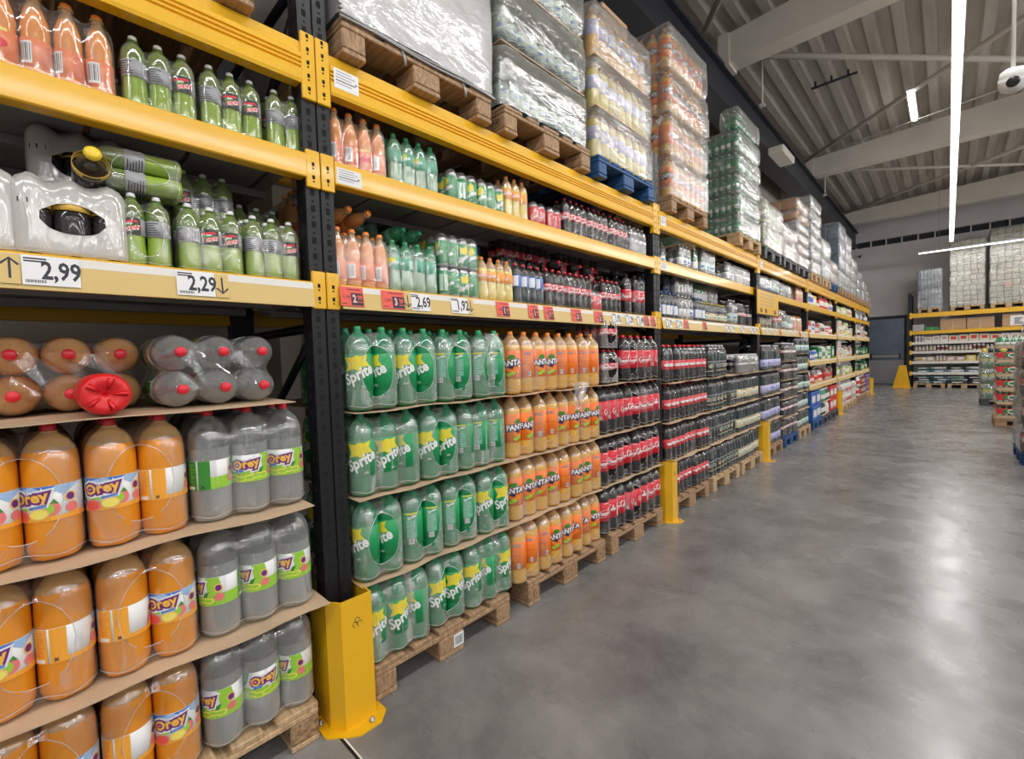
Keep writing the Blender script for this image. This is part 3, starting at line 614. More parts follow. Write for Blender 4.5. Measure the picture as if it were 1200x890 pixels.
# ------------------------------------------------------------------ the hall
def hall():
    # polished concrete
    m, nt, b, o = _nt('concrete'); N = nt.nodes.new; L = nt.links.new
    geo = N('ShaderNodeNewGeometry'); n1 = N('ShaderNodeTexNoise'); n1.inputs['Scale'].default_value = 1.4; n1.inputs['Detail'].default_value = 12; n1.inputs['Roughness'].default_value = .72; n1.inputs['Distortion'].default_value = .15
    n2 = N('ShaderNodeTexNoise'); n2.inputs['Scale'].default_value = 40; n2.inputs['Detail'].default_value = 6
    n3 = N('ShaderNodeTexNoise'); n3.inputs['Scale'].default_value = 3.2; n3.inputs['Detail'].default_value = 7; n3.inputs['Distortion'].default_value = .3
    for n in (n1, n2, n3): L(geo.outputs['Position'], n.inputs['Vector'])
    cr = N('ShaderNodeValToRGB'); e = cr.color_ramp.elements
    e[0].position = .34; e[0].color = (.120,.117,.116,1); e[1].position = .66; e[1].color = (.275,.268,.260,1)
    L(n1.outputs[0], cr.inputs[0])
    mx = N('ShaderNodeMix'); mx.data_type = 'RGBA'; mx.blend_type = 'OVERLAY'; mx.inputs[0].default_value = .16
    L(cr.outputs[0], mx.inputs[6]); L(n3.outputs[0], mx.inputs[7])
    vo = N('ShaderNodeTexVoronoi'); vo.inputs['Scale'].default_value = 3.1; L(geo.outputs['Position'], vo.inputs['Vector'])
    sp = N('ShaderNodeMapRange'); sp.inputs[1].default_value = .012; sp.inputs[2].default_value = .022; sp.inputs[3].default_value = .55; sp.inputs[4].default_value = 0
    L(vo.outputs['Distance'], sp.inputs[0])
    mx2 = N('ShaderNodeMix'); mx2.data_type = 'RGBA'; mx2.inputs[7].default_value = (.5,.5,.5,1); L(mx.outputs[2], mx2.inputs[6]); L(sp.outputs[0], mx2.inputs[0])
    v3 = N('ShaderNodeTexVoronoi'); v3.inputs['Scale'].default_value = 1.15; L(n3.outputs['Color'], v3.inputs['Vector']) if False else L(geo.outputs['Position'], v3.inputs['Vector'])
    s3 = N('ShaderNodeMapRange'); s3.inputs[1].default_value = .022; s3.inputs[2].default_value = .040; s3.inputs[3].default_value = .75; s3.inputs[4].default_value = 0; L(v3.outputs['Distance'], s3.inputs[0])
    mx3 = N('ShaderNodeMix'); mx3.data_type = 'RGBA'; mx3.inputs[7].default_value = (.05,.05,.05,1); L(mx2.outputs[2], mx3.inputs[6]); L(s3.outputs[0], mx3.inputs[0])
    L(mx3.outputs[2], b.inputs['Base Color'])
    rr = N('ShaderNodeMapRange'); rr.inputs[1].default_value = .3; rr.inputs[2].default_value = .7; rr.inputs[3].default_value = .20; rr.inputs[4].default_value = .34
    L(n3.outputs[0], rr.inputs[0]); L(rr.outputs[0], b.inputs['Roughness']); b.inputs['Specular IOR Level'].default_value = .55
    bp = N('ShaderNodeBump'); bp.inputs['Strength'].default_value = .03; bp.inputs['Distance'].default_value = .01; L(n2.outputs[0], bp.inputs['Height']); L(bp.outputs[0], b.inputs['Normal'])
    mat('wall_paint', (.84,.81,.82), .7, var=.04, scale=1.5)
    mat('wall_rear', (.37,.33,.29), .8, var=.08, scale=2)
    mat('roof_sheet', (.60,.56,.50), .5, metal=.1, var=.16, scale=2, stretch=(3,.3,1))
    mat('beam_paint', (.84,.79,.71), .65, var=.05, scale=2)
    mat('duct', (.035,.040,.052), .5)
    mat('brace', (.80,.76,.70), .5)
    mat('door_steel', (.22,.28,.36), .28, metal=.5, var=.12, scale=3)
    mat('led', (1,.985,.97), .5, emit=6).cycles.emission_sampling = 'NONE'
    XL, XR, Y0, Y1 = -1.62, 15.0, -9.0, 22.0
    q = MB(); q.box((XL-.2,Y0,-.12), (XR,Y1+.2,0), 'concrete'); struct(put('floor', q))
    q = MB(); q.box((XL-.2,Y0,0), (XL,Y1+.2,8.2), 'wall_rear'); struct(put('wall_left', q))
    q = MB(); q.box((XL,Y1,0), (XR,Y1+.2,5.05), 'wall_paint')
    n = 60
    q.box((XL,Y1,5.05), (XR,Y1+.2,5.35), 'wall_paint'); struct(put('wall_back', q))
    q = MB()
    for i in range(34): q.box((-1.4+i*.46, Y1+.02, 5.35), (-1.36+i*.46, Y1+.12, 5.7), 'brace')
    q.box((XL,Y1+.16,5.35), (XR,Y1+.2,5.60), 'duct'); q.box((XL,Y1+.0,5.58), (XR,Y1+.16,7.5), 'wall_paint'); struct(put('trim_2', q))
    q = MB(); q.box((XL,-.084,.0), (6.0,-.074,.0015), 'dark_hole'); q.box((XL,-.074,.0), (6.0,-.068,.0018), 'brace'); struct(put('trim_1', q))
    # corrugated roof rising gently to the right
    q = MB(); P = .36; pr = []; x = XL-.2
    while x < XR:
        for dx, dz in ((0,0),(.13,0),(.17,.10),(.32,.10)): pr.append((x+dx, dz))
        x += P
    zr = lambda x: 6.62+.05*(x+1)
    v = [(a, Y0, zr(a)+d) for a, d in pr]+[(a, Y1+.2, zr(a)+d) for a, d in pr]; n = len(pr)
    f = [(i, i+1, n+i+1, n+i) for i in range(n-1)]
    q.add(v, f, 'roof_sheet'); v2 = [(a, b_, c+.02) for a, b_, c in v]; q.add(v2, [tuple(reversed(t)) for t in f], 'roof_sheet'); struct(put('ceiling', q))
    # concrete beams spanning across the aisle
    for k, (yb, xl) in enumerate(((.6,-.93),(7.24,-.93),(13.87,-1.0),(20.5,-1.1))):
        q = MB(); xs = (xl-.05, 4, 9, XR); w_ = .16
        for a, b_ in zip(xs, xs[1:]):
            za, zb = 6.44+.05*(a+1), 6.44+.05*(b_+1)
            q.add([(a,yb-w_,6.0),(b_,yb-w_,6.0),(b_,yb+w_,6.0),(a,yb+w_,6.0),(a,yb-w_,za),(b_,yb-w_,zb),(b_,yb+w_,zb),(a,yb+w_,za)], [(3,2,1,0),(4,5,6,7),(0,1,5,4),(1,2,6,5),(2,3,7,6),(3,0,4,7)], 'beam_paint')
        q.box((xl-.02,yb-.19,5.96), (xl+.14,yb+.19,6.46), 'beam_paint'); struct(put('roof_beam', q))
        q = MB(); q.box((-1.62,yb-.2,0), (-1.25,yb+.2,6.5), 'beam_paint'); struct(put('wall_column', q))
    q = MB(); q.box((-1.18,Y0,5.45), (-.93,Y1,5.98), 'duct', .01); q.box((-1.26,Y0,5.40), (-.85,Y1,5.46), 'duct'); q.box((-1.26,Y0,5.95), (-.85,Y1,6.0), 'duct'); struct(put('longitudinal_beam', q))
    q = MB(); q.box((-1.62,Y0,4.75), (-1.40,Y1,5.0), 'beam_paint'); struct(put('wall_ledge', q))
    # wind bracing under the roof
    br = [((-.9,7.5,6.35),(5.6,14.6,6.35),.05), ((-1.05,13.5,6.35),(6.5,5.9,6.35),.05), ((-.6,14.8,6.35),(6.4,21.3,6.35),.04), ((-1.0,19.9,6.35),(6.2,14.2,6.35),.05), ((-1.0,6.6,6.35),(2.4,2.4,6.35),.05)]
    for a, b_, r in br:
        q = MB(); q.tube([a, b_], r, 'brace', 8)
        tag(put('roof_brace', q), 'pale steel roof brace at %s' % {7.5:'upper centre running flat behind the nearest roof beam',13.5:'upper right rising from the middle beam to the frame edge',14.8:'right running flat behind the second roof beam',19.9:'far right rising from the far beam',6.6:'top of the frame in front of the nearest beam'}[a[1]], 'roof brace', 'wind braces under the roof')
    q = MB(); q.tube([(-.13,12.73,6.2),(2.72,11.99,6.2),(5.5,11.3,6.2)], .012, 'white', 6)
    tag(put('ceiling_cable', q), 'thin white conduit slanting under the roof behind the dome camera', 'cable')
    for (x, y) in ((-.62,8.2),(-.75,14.6)):
        q = MB(); q.tube([(x,y,6.7),(x,y,5.7)], .018, 'white', 6); q.box((x-.04,y-.04,5.66), (x+.04,y+.04,5.7), 'white')
        tag(put('hanger_rod', q), 'thin pale vertical rod hanging from the roof, %s one' % ('nearer' if y < 10 else 'farther'), 'hanger rod', 'hanger rods')
    for (x, y, z, s) in ((.2,9.6,6.3,'nearer'),(.3,14.9,6.3,'farther')):
        q = MB(); q.box((x-.35,y-.02,z), (x+.35,y+.02,z+.03), 'duct')
        for d in (-.3, -.05, .2): q.box((x+d,y-.015,z), (x+d+.03,y+.015,z+.12), 'duct')
        tag(put('conduit_bracket', q), 'small dark bracket hanging under the corrugated roof, %s one' % s, 'bracket', 'dark roof brackets')
    t = root('wall_lamp', (-.86,9.9,5.42), 'pale boxy lamp fixed to the dark long beam above the stacks', 'lamp')
    q = MB(); q.box((0,-.45,-.14), (.28,.45,.0), 'beam_paint', .02); put('housing', q, t)
    # LED strips
    def strip(x0, y0, x1, y1, z, label, w_=.075, gain=1):
        L_ = math.hypot(x1-x0, y1-y0); ang = math.atan2(y1-y0, x1-x0)
        t = root('linear_light', ((x0+x1)/2, (y0+y1)/2, z), label, 'ceiling light', 'linear ceiling lights', (0,0,ang))
        q = MB(); q.box((-L_/2,-w_/2-.008,.012), (L_/2,w_/2+.008,.065), 'white'); put('housing', q, t)
        q = MB(); q.box((-L_/2+.01,-w_/2,-.01), (L_/2-.01,w_/2,.012), 'led'); put('diffuser', q, t)
        for sg in (-1, 1):     # two area lights tilted outward, added to spread strip light onto the walls
            ld = bpy.data.lights.new('strip_light', 'AREA'); ld.shape = 'RECTANGLE'; ld.size = L_-.02; ld.size_y = w_*.56; ld.energy = gain*LED*1.25*PI*(L_-.02)*w_*.56; ld.color = (1, .985, .965)
            lo = bpy.data.objects.new('light_output', ld); COL.objects.link(lo); lo.parent = t; lo.location = (0, sg*w_*.25, -.024); lo.rotation_euler = (sg*math.radians(30), 0, 0)
        for k in range(int(L_//3)+1):
            q = MB(); q.tube([(-L_/2+.5+k*3, 0, .065), (-L_/2+.5+k*3, 0, 6.3-z)], .004, 'steel', 4); put('wire', q, t)
    strip(1.80, -7, 1.80, 17.9, 4.45, 'long glowing light strip running down the middle of the aisle')
    strip(1.02, 19.45, 14, 19.45, 4.45, 'glowing light strip running across in front of the far stacks', .06, .8)
    for x in (5.4, 9.0, 12.6): strip(x, -7, x, 18.8, 4.45, 'light strip over a side aisle right of the picture, %s from the left' % {5.4:'first',9.0:'second',12.6:'third'}[x])
    t = root('roof_lamp', (1.19,11.9,6.28), 'short bright lamp fixed under the roof between two beams', 'ceiling light')
    q = MB(); q.box((-.045,-.75,.0), (.045,.75,.06), 'led'); put('diffuser', q, t); q = MB(); q.box((-.06,-.78,.06), (.06,.78,.12), 'white'); put('housing', q, t)
    # dome camera
    t = root('security_camera', (2.045,3.72,3.11), 'white dome security camera hanging on a thin white pole', 'security camera')
    q = MB(); q.tube([(0,0,.10),(-.0,0,3.6)], .014, 'white', 10); put('pole', q, t)
    q = MB(); q.lathe([(.001,.10),(.05,.10),(.085,.075),(.09,.03),(.086,.02),(.09,.015),(.088,-.005),(.078,-.045),(.055,-.075),(.001,-.088)], 24, 'white'); put('dome', q, t, (0,0,.0), (math.radians(14),math.radians(8),0))
    q = MB(); d = (Vector((1.75,-.8,1.39))-Vector((2.045,3.72,3.11))).normalized(); c = d*.078
    ax = d.cross(Vector((0,0,1))).normalized(); ay = ax.cross(d)
    q.loft([[tuple(c+d*e+ax*r*math.cos(2*PI*i/20)+ay*r*math.sin(2*PI*i/20)) for i in range(20)] for r, e in ((.042,-.02),(.040,.008),(.030,.016),(.01,.02))], 'black_cap'); put('lens', q, t); t.scale = (.8,.8,.8)
    # bullet camera on the far wall
    t = root('wall_camera', (-.75,21.7,5.0), 'small dark bullet camera on the far wall above the rack end', 'security camera')
    q = MB(); q.tube([(0,.28,.1),(0,.1,.05)], .02, 'black_cap'); put('bracket', q, t); q = MB(); q.tube([(0,.15,.02),(0,-.12,-.03)], .045, 'white', 10); put('body', q, t); q = MB(); q.tube([(0,-.12,-.03),(0,-.15,-.035)], .04, 'black_cap', 10); put('lens', q, t)
    # steel door in the far wall
    q = MB(); q.box((-.75,Y1-.03,0), (.62,Y1-.002,2.62), 'duct'); q.box((-.70,Y1-.06,0.01), (.55,Y1-.03,2.50), 'door_steel', .004)
    d = struct(put('door_1', q))
    q = MB(); q.box((-.42,Y1-.14,1.02), (.42,Y1-.10,1.13), 'steel', .01); q.box((-.44,Y1-.15,.98), (-.40,Y1-.06,1.18), 'black_cap'); q.box((.40,Y1-.15,.98), (.44,Y1-.06,1.18), 'black_cap'); put('push_bar', q, d)
    q = MB(); q.box((-.69,Y1-.065,.03), (.54,Y1-.061,.92), 'steel'); put('kick_plate', q, d)
hall()

# ------------------------------------------------------------------ pallet racking
B = 2.8
def post_mb(h, w=.052, d=.08, front=1):
    q = MB()
    for s in (-1, 1):
        y0, y1 = (-.054, -.004) if s < 0 else (.004, .054)
        q.box((-d, y0, 0), (0, y1, h), 'black_steel')
        z = .12
        while z < h-.05:
            yc = (y0+y1)/2
            q.box((-.0005, yc-.008, z), (.0008, yc+.008, z+.024), 'dark_hole'); q.box((-.0005, yc-.004, z+.036), (.0008, yc+.004, z+.044), 'dark_hole'); z += .06
        ys = y0 if s < 0 else y1
        z = .12
        while z < h-.05:
            for xx in (-.055, -.02): q.box((xx, min(ys, ys+.0008*s), z), (xx+.012, max(ys, ys+.0008*s), z+.022), 'dark_hole')
            z += .06
    q.box((-.07, -.004, 0), (-.006, .004, h), 'dark_hole')
    return q
PH = 3.05
pm = post_mb(PH).mesh('post'); rm = MB(); rm.box((-.08,-.054,0), (0,.054,PH), 'black_steel'); rm = rm.mesh('post')
brq = MB()
for z0, z1, s in ((.2,.9,1),(.9,1.55,-1),(1.55,2.2,1),(2.2,2.85,-1)):
    a, b_ = ((-.08,z0),(-1.0,z1)) if s > 0 else ((-1.0,z0),(-.08,z1)); brq.tube([(a[0],0,a[1]),(b_[0],0,b_[1])], .02, 'black_steel', 4)
for z in (.2, 1.55, 2.9): brq.tube([(-.08,0,z),(-1.0,0,z)], .02, 'black_steel', 4)
brm = brq.mesh('brace')
WH = ['nearest, between the orange drink and green soda pallets', 'next after the red-labelled cola pallet', 'third, beside the hanging yellow sign', 'fourth along the rack', 'fifth along the rack', 'sixth along the rack', 'last at the far end of the rack']
for k in range(-1, 7):
    if k < 0: lab = 'black rack frame just beyond the left edge of the photo'
    else: lab = 'black perforated rack frame, '+WH[k]
    t = root('rack_frame', (0, k*B+(0 if k else -.005), 0), lab, 'rack frame', 'black rack frames')
    put('post', pm, t); put('post', rm, t, (-1.0,0,0)); put('brace', brm, t)
def bracket_mesh(h, below):
    """yellow end connector, hooked over one half of a post"""
    q = MB(); q.box((-.03,0,-below), (.006,.052,h-below), 'yellow', .003)
    z = -below+.02; zs = []
    while z < h-below-.03: zs.append(z); z += .048
    for z in zs: q.box((.005,.020,z+.012), (.0068,.030,z+.026), 'dark_hole'); q.box((.005,.022,z), (.0068,.028,z+.006), 'dark_hole')
    return q.mesh('bracket')
BR = {3: bracket_mesh(.245,.055), 2: bracket_mesh(.14,.035), 1: bracket_mesh(.142,.01), 0: bracket_mesh(.12,.02)}
def beam_mesh(lv, L=B-.11):
    q = MB()
    if lv == 3:
        prof = [(-.045,0),(0,0),(.004,.012),(.004,.048)]
        for i in range(3): z = .050+i*.016; prof += [(.004,z),(-.003,z+.003),(-.003,z+.007),(.004,z+.010)]
        prof += [(.004,.108),(-.004,.116),(-.004,.150),(-.010,.155),(-.045,.155)]
    elif lv == 2: prof = [(-.045,0),(.0,0),(.004,.004),(.004,.086),(.0,.09),(-.045,.09)]
    else: prof = [(-.045,0),(.0,0),(.004,.004),(.004,.088),(.0,.092),(-.045,.092)]
    q.loft([[(x, y, z) for x, z in prof] for y in (.055, .055+L)], 'yellow', False, True)
    return q.mesh('rack_beam')
BM = {l: beam_mesh(l) for l in (3, 2, 1)}
def rail_mesh():
    q = MB(); L = B-.11
    q.add([(.005,.055,.006),(.020,.055,.0),(.010,.055,.07),(.006,.055,.086),(.0045,.055,.086),(.0045,.055,.006)]+[(.005,.055+L,.006),(.020,.055+L,.0),(.010,.055+L,.07),(.006,.055+L,.086),(.0045,.055+L,.086),(.0045,.055+L,.006)],
          [(0,6,7,1),(1,7,8,2)], 'rail')
    q.add([(.0115,.055,.062),(.0115,.055+L,.062),(.0070,.055+L,.086),(.0070,.055,.086)], [(0,1,2,3)], 'rail_white')
    q.add([(.006,.055,-.002),(.021,.055,-.006),(.021,.055+L,-.006),(.006,.055+L,-.002),(.0205,.055,.0005),(.0205,.055+L,.0005)], [(0,3,2,1),(1,2,5,4)], 'rail')
    return q.mesh('price_rail')
RM = rail_mesh(); RM2 = None
def panel_mesh():
    q = MB(); y = .07
    while y < B-.08:
        q.box((-.99,y,-.028), (-.045,min(y+.245, B-.06),.0), 'panel'); y += .262
    for x in (-.8,-.45): q.box((x,.06,-.06), (x+.04,B-.06,-.03), 'panel')
    return q.mesh('shelf_panel')
PNM = panel_mesh()
LV = {3: 2.447, 2: 2.102, 1: 1.622}
BAYN = ['nearest bay at the left', 'green soda bay', 'bay after the green soda bay', 'bay behind the yellow sign', 'fifth bay', 'sixth bay', 'last bay at the far end']
def beam(bay, lv, z, back=False, label=None):
    y = (bay-1)*B
    t = tag(put('rack_beam', BM[lv], None, (-1.08+.05 if back else .006, y, z), (0, 0, 0)), label, 'rack beam', 'yellow rack beams')
    h = {3: .155, 2: .09, 1: .092}[lv]
    put('bracket', BR[lv], t, (0,0,0)); put('bracket', BR[lv], t, (0,B-.056,0))
    if lv == 1 and not back: put('price_rail', RM, t)
    return t
for bay in range(0, 7):
    nm = BAYN[bay]
    beam(bay, 3, LV[3], False, 'deep ribbed yellow beam under the top pallets, '+nm)
    beam(bay, 2, LV[2], False, 'plain yellow beam under the upper bottle shelf, '+nm)
    beam(bay, 1, LV[1], False, 'yellow beam with cream price rail above the floor pallets, '+nm)
    beam(bay, 3, LV[3], True, 'rear yellow beam of the top level, '+nm); beam(bay, 2, LV[2], True, 'rear yellow beam of the upper shelf, '+nm); beam(bay, 1, LV[1], True, 'rear yellow beam of the price shelf, '+nm)
    for lv, z, w_ in ((2, LV[2]+.088, 'upper shelf'), (1, LV[1]+.091, 'price shelf')):
        tag(put('shelf_deck', PNM, None, (0,(bay-1)*B,z)), 'grey metal panels of the %s, %s' % (w_, nm), 'shelf deck', 'grey shelf decks')
    if bay >= 4:
        for z, w_ in ((1.13,'middle'),(.70,'lower')):
            beam(bay, 1, z, False, 'yellow beam with cream rail, %s extra shelf, %s' % (w_, nm))
            tag(put('shelf_deck', PNM, None, (0,(bay-1)*B,z+.091)), 'grey metal panels of the %s extra shelf, %s' % (w_, nm), 'shelf deck', 'grey shelf decks')
# floor-level post guards
def guard(y, label, detail=True, x=.05, sc=1):
    t = root('post_guard', (x, y, 0), label, 'post guard', 'yellow post guards')
    t.scale = (1, sc, 1); H = .50; q = MB()
    o = [(-.14,-.08),(.0,-.08),(.055,-.045),(.055,.080),(-.14,.085)]; i = [(-.14,-.074),(-.003,-.074),(.049,-.041),(.049,.074),(-.14,.079)]
    n = len(o); v = [(a, b_, .006) for a, b_ in o]+[(a, b_, .006) for a, b_ in i]+[(a, b_, H) for a, b_ in o]+[(a, b_, H) for a, b_ in i]; f = []
    for k in range(n-1): f += [(k,k+1,2*n+k+1,2*n+k),(n+k+1,n+k,3*n+k,3*n+k+1),(2*n+k,2*n+k+1,3*n+k+1,3*n+k)]
    f += [(0,2*n,3*n,n),(n-1,2*n-1,4*n-1,3*n-1)]; q.add(v, f, 'yellow'); put('shield', q, t)
    q = MB(); base = [(-.10,-.115),(.03,-.115),(.085,-.06),(.115,-.02),(.115,.07),(.07,.115),(-.10,.115)]
    q.loft([[(a, b_, z) for a, b_ in base] for z in (0,.006)], 'yellow', False); put('base_plate', q, t)
    for bx, by in ((.085,.045),(-.05,-.098)):
        q = MB(); q.lathe([(.011,.006),(.011,.012),(.007,.013),(.007,.022),(.001,.023)], 6, 'steel'); put('bolt', q, t, (bx,by,0))
    if detail:
        q = MB()
        for a in (90, 210, 330):
            cx, cz = .010*math.cos(math.radians(a)), .010*math.sin(math.radians(a))
            q.tube([(.0555, .018+cx+.010*math.cos(2*PI*k/14), .40+cz+.010*math.sin(2*PI*k/14)) for k in range(11)], .0012, 'ink', 4)
        put('emblem', q, t)
guard(-.005, 'yellow folded steel post guard with a black loop emblem, nearest at the rack foot')
guard(B+.04, 'yellow post guard between the red-labelled cola and the darker cola pallets', sc=.72)
guard(2*B+.03, 'yellow post guard farther down beside the peach-labelled bottles', False, sc=.75)
guard(4*B, 'small yellow post guard beside the white packs far down the rack', False)
guard(6*B+.02, 'yellow post guard at the far end of the long rack', False)

# ------------------------------------------------------------------ floor pallets of big bottles
FRONT = -.55   # label turned towards the camera side
def rows(kind, y0, layers, x=.045, base=.147, pitch=.353, name='', group='', detail=2, sheet_m='cardboard', depth_rows=2, gap=.004, skip_sheet=False, fl='film', w=None, sheetx=None, hole=True):
    """layers: bottom first, each a list of pack widths or (width, kind) across the aisle face"""
    R = K[kind][0]
    for li, seq in enumerate(layers):
        z = base+li*pitch; y = y0+rnd.uniform(-.006, .012); nm = ORD[li] if len(layers) == 4 else NTH[li]
        tot = len([s for s in seq if s])
        c = 0
        for s in seq:
            if s < 0: y += -s; continue
            nx = 2 if s == 3 else 3 if s == 2 else 2
            if s == 4: nx = 2
            xx = x+rnd.uniform(-.012, .006); yc = y+s*R
            c += 1
            pos = '%s pack from the left' % NTH[c-1]
            lab = 'wrapped pack of %s, %s layer, %s' % (name, nm, pos)
            fr = None
            if detail:
                fr = [rnd.choice([FRONT, FRONT+.25, FRONT-.3, FRONT+.5, PI-.4, FRONT-.9]) for _ in range(s)] if rnd.random() < .75 else [PI*.75]*s
            pack(kind, xx, yc, z, nx, s, lab, group, detail, front=fr, rotz=rnd.uniform(-.012, .012), filmmat=fl, hole=(hole and s == 2))
            if depth_rows > 1 and (li == len(layers)-1 or li == 0 or c == 1 or detail):
                pack(kind, xx-2*R*nx-.012, yc, z, 2 if nx == 3 else 3, s, 'rear pack of %s behind the %s, %s layer' % (name, pos.replace(' from the left', ''), nm), group, 0)
            y += 2*R*s+gap
        if li and not skip_sheet:
            sheet((sheetx if sheetx else x+.012), y0-.01, y0+(w or .9), z-.002, 'brown cardboard sheet under the %s layer of %s' % (nm, name), 'cardboard sheets', seed=li*7+len(group))
P3 = .373
# nearest bay, left: three-litre orange and clear lime drinks
pallet(.055, -.93, 0, 'wooden pallet under the orange and clear lime drinks at the left front', 'floor pallets', 'wood_pale', block='chipblock')
pallet(.055, -1.85, 0, 'wooden pallet at the lower left corner, mostly cut off by the frame', 'floor pallets', 'wood_pale', block='chipblock')
rj = K['orey'][0]
for li in range(3):
    z = .147+li*.376; nm = ['bottom', 'middle', 'top'][li]
    yo = [-.478, -.470, -.474][li]; xo = [.04, .05, .035][li]
    pack('oreylime', xo, yo+3*rj+.004, z, 2, 3, 'six-pack of clear lime drink with green labels, %s layer of the front pallet' % nm, 'clear lime drink packs', 2,
         front=[[-1.3, FRONT+.35, -1.5], [FRONT-1.2, FRONT-.9, -1.2], [2.3, FRONT, FRONT-.2]][li], hole=False)
    pack('oreylime', xo-4*rj-.02, yo+3*rj+.01, z, 2, 3, 'six-pack of clear lime drink standing behind, %s layer' % nm, 'clear lime drink packs', 0)
    fr = [[[2.5, FRONT], [FRONT+.2, FRONT], [FRONT, FRONT]], [[2.4+.2, FRONT-.2], [FRONT, 2.55], [FRONT, FRONT]], [[FRONT-.05, 2.5], [FRONT, FRONT-.35], [FRONT, 2.5]]][li]
    for c in range(3):
        pack('orey', xo+.004-.003*c, yo-.006-2*rj-c*(4*rj+.006), z, 3, 2, 'six-pack of orange drink, %s layer, %s to the left of the clear drink' % (nm, ['first','second','third'][c]), 'orange drink packs', 2, front=fr[c])
        pack('orey', xo-.37, yo-.006-2*rj-c*(4*rj+.006), z, 2, 2, 'orange drink pack deeper on the pallet, %s layer, %s from the clear drink' % (nm, ['first','second','third'][c]), 'orange drink packs', 0)
for li in (1, 2, 3):
    z = .147+li*.376-.003
    sheet(.105 if li < 3 else .075, -1.20, [0,-.088,-.125,-.165][li], z, 'brown cardboard sheet %s' % ['', 'over the bottom layer of orange and clear drinks', 'over the middle layer of orange and clear drinks', 'on top of the orange drinks under the lying packs'][li], 'cardboard sheets', seed=li, depth=1.05)
# lying packs on top, caps towards the aisle
def lying(k, x, y, z, nx, ny, label, group, **kw):
    """pack on its side with the caps at x"""
    R, H = K[k][0], K[k][1]
    t = root('bottle_pack', (x-H, y, z+nx*R), label, 'bottle pack', group, (0, PI/2, 0))
    bm_, cm, lm = kind_mesh(k)
    for i in range(nx):
        for j in range(ny):
            b = put('bottle', bm_, t, ((2*i-nx+1)*R, (2*j-ny+1)*R, 0)); put('cap', cm, b); put('label', lm, b, (0,0,0), (0,0,rnd.uniform(-3, 3)))
    put('shrink_film', film_mesh(k, nx, ny, False), t)
    return t
ztop = .147+3*.376
lying('oreylime', .02, -.36, ztop, 2, 3, 'clear drink pack lying on its side, six pink-red caps facing the aisle', 'lying packs')
lying('orey', -.13, -.725, ztop, 2, 3, 'orange drink pack lying on its side behind the red bottle base', 'lying packs')
lying('orey', -.13, -1.09, ztop, 2, 3, 'orange drink pack lying on its side at the left edge', 'lying packs')
q = MB(); R_, H_ = .0585, .33
q.lathe([(0,.022),(.012,.014),(.03,.004),(.046,.0),(.055,.010),(.0585,.03),(.0585,.2),(.05,.25),(.03,.29),(.014,.32)], 30, 'red', lobes=0)
for k in range(5):
    a = 2*PI*k/5+.3; c, s = math.cos(a), math.sin(a)
    q.loft([[((.014+d)*c-wd*s*e, (.014+d)*s+wd*c*e, zz) for e in (-1, 1)]+[((.014+d)*c, (.014+d)*s, zz-.006)] for d, wd, zz in ((0,.003,.012),(.015,.006,.004),(.032,.009,-.002))], 'red', True)
tag(put('lying_bottle', q, None, (.075, -.665, ztop+.0585), (0, -PI/2, 0)), 'red lobed base of a bottle lying on the cardboard above the orange drinks', 'bottle')
# green soda pallet
pallet(.055, .105, 0, 'wooden pallet under the green lemon-lime sodas with a white barcode sticker', 'floor pallets', 'wood')
q = MB(); q.box((.0555,.515,.030),(.0565,.575,.092), 'paper')
for i in range(8): q.box((.0565,.522+i*.006,.040),(.057,.5235+i*.006+.001*(i % 3),.082), 'ink')
tag(put('pallet_sticker', q), 'white barcode sticker on the middle block of the green soda pallet', 'sticker')
rows('sprite', .075, [[3,2,3],[2,2,2,2],[3,2,3],[2,2,2,2]], name='green lemon-lime soda', group='green lemon-lime soda packs', w=.885)
# orange soda pallet
pallet(.055, 1.055, 0, 'wooden pallet under the orange sodas', 'floor pallets', 'wood', block='chipblock')
rows('fanta', .972, [[2,2,2,2],[3,2,3],[2,2,2,2],[1,3,2,2]], name='orange soda', group='orange soda packs', w=.875)
# red-labelled cola pallet
pallet(.055, 1.93, 0, 'wooden pallet under the red-labelled colas', 'floor pallets', 'wood')
rows('coke', 1.868, [[3,2,3],[2,2,2,2],[3,2,3]], name='red-labelled cola', group='large red-labelled cola packs', w=.86, hole=True)
zc = .147+3*.353
sheet(.055, 1.87, 2.745, zc-.002, 'brown cardboard sheet under the top packs of red-labelled cola', 'cardboard sheets', seed=5)
pack('coke', .045, 2.30, zc, 3, 2, 'wrapped pack of large red-labelled cola, top layer, first from the left', 'large red-labelled cola packs', 2, front=[FRONT, FRONT+.1])
pack('coke', .045, 2.575, zc, 2, 3, 'wrapped pack of large red-labelled cola, top layer, nearest the yellow guard', 'large red-labelled cola packs', 2, front=[PI*.6, FRONT, PI*.75], hole=False)
pack('cokehalf', .03, 2.03, zc, 4, 3, 'pack of small cola bottles on the top layer, lower of two', 'small cola packs on the floor pallet', 2, filmmat='film_haze')
pack('cokehalf', .03, 2.03, zc+.243, 4, 3, 'pack of small cola bottles stacked on another, upper of two', 'small cola packs on the floor pallet', 1, filmmat='film_haze')
